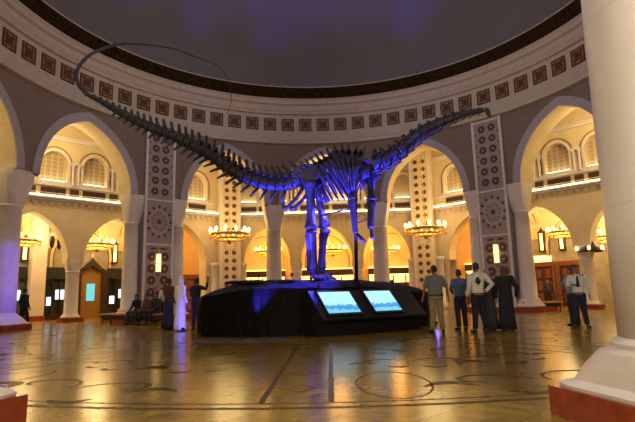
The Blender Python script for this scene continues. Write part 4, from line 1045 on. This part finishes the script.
person(-6.25,.27,60,'person in a dark suit raising one arm with a phone beside the white robe', H=2.48, top=c_black, bottom=c_black, extra=phone,
       j=dict(elR=(.36,.10,1.36), wrR=(.30,.22,1.58), elL=(-.26,.04,1.15), wrL=(-.2,.2,1.05), ankR=(.15,-.02,.09), toeR=(.18,.13,.035)))
person(-18.35,6.3,70,'dark clothed person walking just right of the left edge column', H=2.35, top=c_black, bottom=c_black, j=dict(kneeR=(.10,.12,.50), ankR=(.10,.18,.09), toeR=(.11,.33,.035), kneeL=(-.10,.0,.5), ankL=(-.10,-.2,.10), toeL=(-.11,-.05,.035)))
person(-11.95,7.6,245,'seated person in dark clothes at the left end of the group on the bench', j=SIT, H=2.45, top=c_black, bottom=c_dark)
person(-11.1,7.05,230,'seated person in dark brown clothes, second from left on the bench', j=SIT, H=2.5, top=c_brown, bottom=c_black)
person(-10.35,6.55,240,'seated person in black, right end of the group on the bench', j=SIT, H=2.55, top=c_dark, bottom=c_black)
person(-11.4,9.5,230,'standing person in a dusty pink headscarf behind the right end of the bench', H=2.4, robe=c_black, scarf=c_pink)
person(-10.5,8.6,110,'standing person in white shirt behind the bench, next to the pink headscarf', H=2.45, top=c_white, bottom=c_black)
person(19.2,20.6,250,'tiny dark clothed person standing by the red double door', H=2.35, top=c_dark, bottom=c_black)

def bench(c, rz, ln, label):
    t = empty('bench', c, rz, label, 'bench'); mb = MB(); mb.box((0,0,.60), (ln/2,.42,.06), c_benchm); mb.build('seat', t)
    mb = MB(); mb.box((0,0,.40), (ln/2-.15,.32,.14), wood_m); mb.build('apron', t)
    for sx in (-1,1):
        for sy in (-1,1): mb = MB(); mb.lathe([(.06,0),(.05,.2),(.08,.54)], wood_m, c=(sx*(ln/2-.2),sy*.3,0), n=8); mb.build('leg', t)
c_benchm = mat('bench_cushion', (.45,.25,.12), .6, var=.1)
bench((-12.45,8.05,0), math.atan2(-3.1,4.6), 5.8, 'long bench with orange seat under the seated people at left')
bench((14.75,11.6,0), math.atan2(.5,2.5), 3.0, 'low bench with pale seat at the foot of the right ornate pier')

# brown hanging lanterns in the left corridor
hl = None
for s_, z_, l in ((5.0,5.6,'brown hanging lantern, leftmost of three beside the left chandelier'), (4.45,5.5,'brown hanging lantern, middle one of three beside the left chandelier'), (3.9,5.6,'brown hanging lantern, rightmost of three beside the left chandelier')):
    if hl is None:
        hl = empty('hanging_lantern'); mb = MB(); mb.lathe([(.03,0),(.16,.2),(.22,.7),(.12,.95),(.04,1.1)], wood_m, n=8); mb.build('shade', hl)
        mb = MB(); mb.tube([(0,0,1.05),(0,0,3.9)], .02, wood_m, 5); mb.build('cord', hl); mb = MB(); mb.lathe([(.02,.0),(.08,.05),(.10,.16),(.03,.26)], globe_m, c=(0,0,.95), n=8); mb.build('bulb', hl); o = hl
    else: o = copy_tree(hl)
    o.location = Fflat(135, 25.2)(s_, z_); tag(o, l, 'lamp', 'brown hanging lanterns')

# tall standing lamp by the right column
t = empty('standing_lamp', (19.4,13.2,0), 0, 'tall dark standing lamp with a canopy, left of the huge right column', 'lamp')
mb = MB(); mb.lathe([(.5,0),(.5,.12),(.25,.2),(.12,.4),(.10,.9),(.16,1.0),(.09,1.2),(.07,3.6),(.12,3.7),(.06,4.3)], wood_m, n=12); mb.build('pole', t)
mb = MB(); mb.lathe([(.85,4.1),(.9,4.18),(.6,4.5),(.3,4.9),(.1,5.4),(.02,5.8)], wood_m, n=16, cap=False); mb.build('canopy', t)
for i in range(6): a = PI*i/3; mb = MB(); mb.lathe([(.03,0),(.10,.05),(.12,.22),(.05,.34)], globe_m, c=(.95*math.cos(a),.95*math.sin(a),4.2), n=8); mb.build('lamp_globe', t)

# blue spotlights
BL = (.05,.04,1.)
uplight((-1.25,-4.5,2.30), (-.6,-3.8,5.9), 'small blue spotlight on the front edge of the rock left of the hind feet', 2300, 70, BL)
uplight((-2.6,-4.2,2.30), (-1.5,-3.9,6.1), 'small blue spotlight on the rock under the base of the tail', 3400, 62, BL)
uplight((1.0,-5.05,1.95), (.9,-3.7,6.9), 'small blue spotlight on the top edge of the console between the screens', 5200, 66, BL)
uplight((2.7,-3.95,1.95), (2.2,-3.6,6.3), 'small blue spotlight on the top edge of the console under the neck', 5500, 64, BL)
uplight((3.0,-1.2,2.0), (2.2,-3.5,5.0), 'small blue spotlight on the rock behind the raised forelimb', 3200, 60, BL)
uplight((.3,-1.3,2.35), (-.2,-3.4,5.2), 'small blue spotlight on the rock behind the hind legs', 1800, 70, BL)
uplight((-3.1,-5.25,.22), (.3,-3.8,6.5), 'small added blue spotlight on the floor at the foot of the dark panelling', 2600, 30, BL)  # extra lamp added to light hips and upper back from the front
uplight((4.35,-3.7,.22), (1.5,-3.7,6.9), 'small blue spotlight on the floor touching the right end of the console', 6500, 34, BL)
uplight((-.2,-4.98,1.9), (-.2,-3.2,3.4), 'small blue spotlight at the left end of the console top under the hind legs', 450, 60, BL)
uplight((1.22,-3.75,5.6), (-1.9,-3.3,2.0), 'small blue spotlight clamped high on the steel support aimed down at the rock', 6000, 70, BL)
uplight((-5.9,-3.0,.25), (-18.3,3.4,2.6), 'small blue spotlight left of the base aimed at the left edge column', 5200, 22, (.16,.08,1.))
uplight((-5.9,-1.4,.25), (-6.9,-.1,.7), 'small blue spotlight left of the base near the white robe', 90, 80, (.14,.10,1.))
uplight((4.6,-2.7,.25), (4.6,-4.6,.0), 'small blue spotlight on the floor behind the khaki trousers', 7, 70)
for a in (20, 62, 106, 128, 150):
    p = Vector((16.75*math.cos(R_(a)), 16.75*math.sin(R_(a)), 19.3)); q = Vector((13*math.cos(R_(a)), 13*math.sin(R_(a)), 22.0))
    uplight(p, q, 'small blue spotlight on the cornice ledge at the foot of the dome', 330, 100, (.10,.07,1.), blend=1.)

def point(name, p, e, col, r=.3, parent=None):
    L = bpy.data.lights.new(name, 'POINT'); L.energy = e; L.color = col; L.shadow_soft_size = r
    o = bpy.data.objects.new(name, L); COL.objects.link(o); o.location = p; return o
WARM = (1,.69,.29); ORANGE = (1,.44,.09)
for i, (p, sc, l, zc) in enumerate(chs):
    col = WARM if (i < 4 or i > 6) else ORANGE
    point('chandelier_light', (p[0], p[1], p[2]+1.1*sc), 440 if i < 2 else ((900 if i < 4 else 950) if col is WARM else 1000), col, 1.3)
for a in (89.5, 25, 154, 180.5, 0, 127, 53):
    point('ambulatory_light', (20.6*math.cos(R_(a)), 20.6*math.sin(R_(a)), 12.6), 520, (1,.72,.34), .8)
for k, s in ((135,-5),(45,5),(135,11),(45,-11)):
    p = Fflat(k, 26.2)(s, 7.6); point('corridor_light', tuple(p), 600, ORANGE if abs(s) < 6 else WARM, .8)
for a in range(0, 360, 60):
    point('hall_fill', (8*math.cos(R_(a+30)), 8*math.sin(R_(a+30)), 18.0), 260, (.97,.80,.90), 1.5)  # soft fill lamps added under the dome for ambient light, no fixtures
for x in (-6, 6): point('lobby_light', (x, -29, 7.0), 2900, (1,.95,.86), 1.2)

# lobby behind the viewer
mb = MB(); mb.box((0,-38,6),(24,.3,6), cream); struct(mb.build('wall_front'))
mb = MB(); mb.box((0,-32,12.2),(24,7,.2), cream); struct(mb.build('ceiling_lobby'))

w = bpy.data.worlds.new('World'); S.world = w; w.use_nodes = True
w.node_tree.nodes['Background'].inputs[0].default_value = (.35,.25,.22,1); w.node_tree.nodes['Background'].inputs[1].default_value = .05

# ------------------------------------------------------------------ camera
cd = bpy.data.cameras.new('Camera'); cam = bpy.data.objects.new('Camera', cd); COL.objects.link(cam)
cd.sensor_fit = 'HORIZONTAL'; cd.sensor_width = 36; cd.lens = 36*501.36/635; cd.clip_end = 300; cd.clip_start = .05
fw = Vector((-0.02097311,0.98603065,0.16523829)); rt = Vector((0.99935074,0.02551867,-0.0254342)); up = rt.cross(fw)
M = Matrix((rt, up, -fw)).transposed().to_4x4(); M.translation = (0.2356749,-24.15863288,1.5)
cam.matrix_world = M
S.camera = cam

# bring the whole place from working units to metres
KS = .715
bpy.context.view_layer.update()
for o in list(S.objects):
    if o.parent: 
        if o.type == 'LIGHT': o.data.energy *= KS*KS; o.data.shadow_soft_size *= KS
        continue
    o.location = o.location*KS
    if o.type == 'LIGHT': o.data.energy *= KS*KS; o.data.shadow_soft_size *= KS
    elif o.type != 'CAMERA': o.scale = o.scale*KS
S.view_settings.view_transform = 'Standard'; S.view_settings.look = 'None'; S.view_settings.gamma = 1; S.view_settings.use_curve_mapping = False
S.view_settings.exposure = 0.08
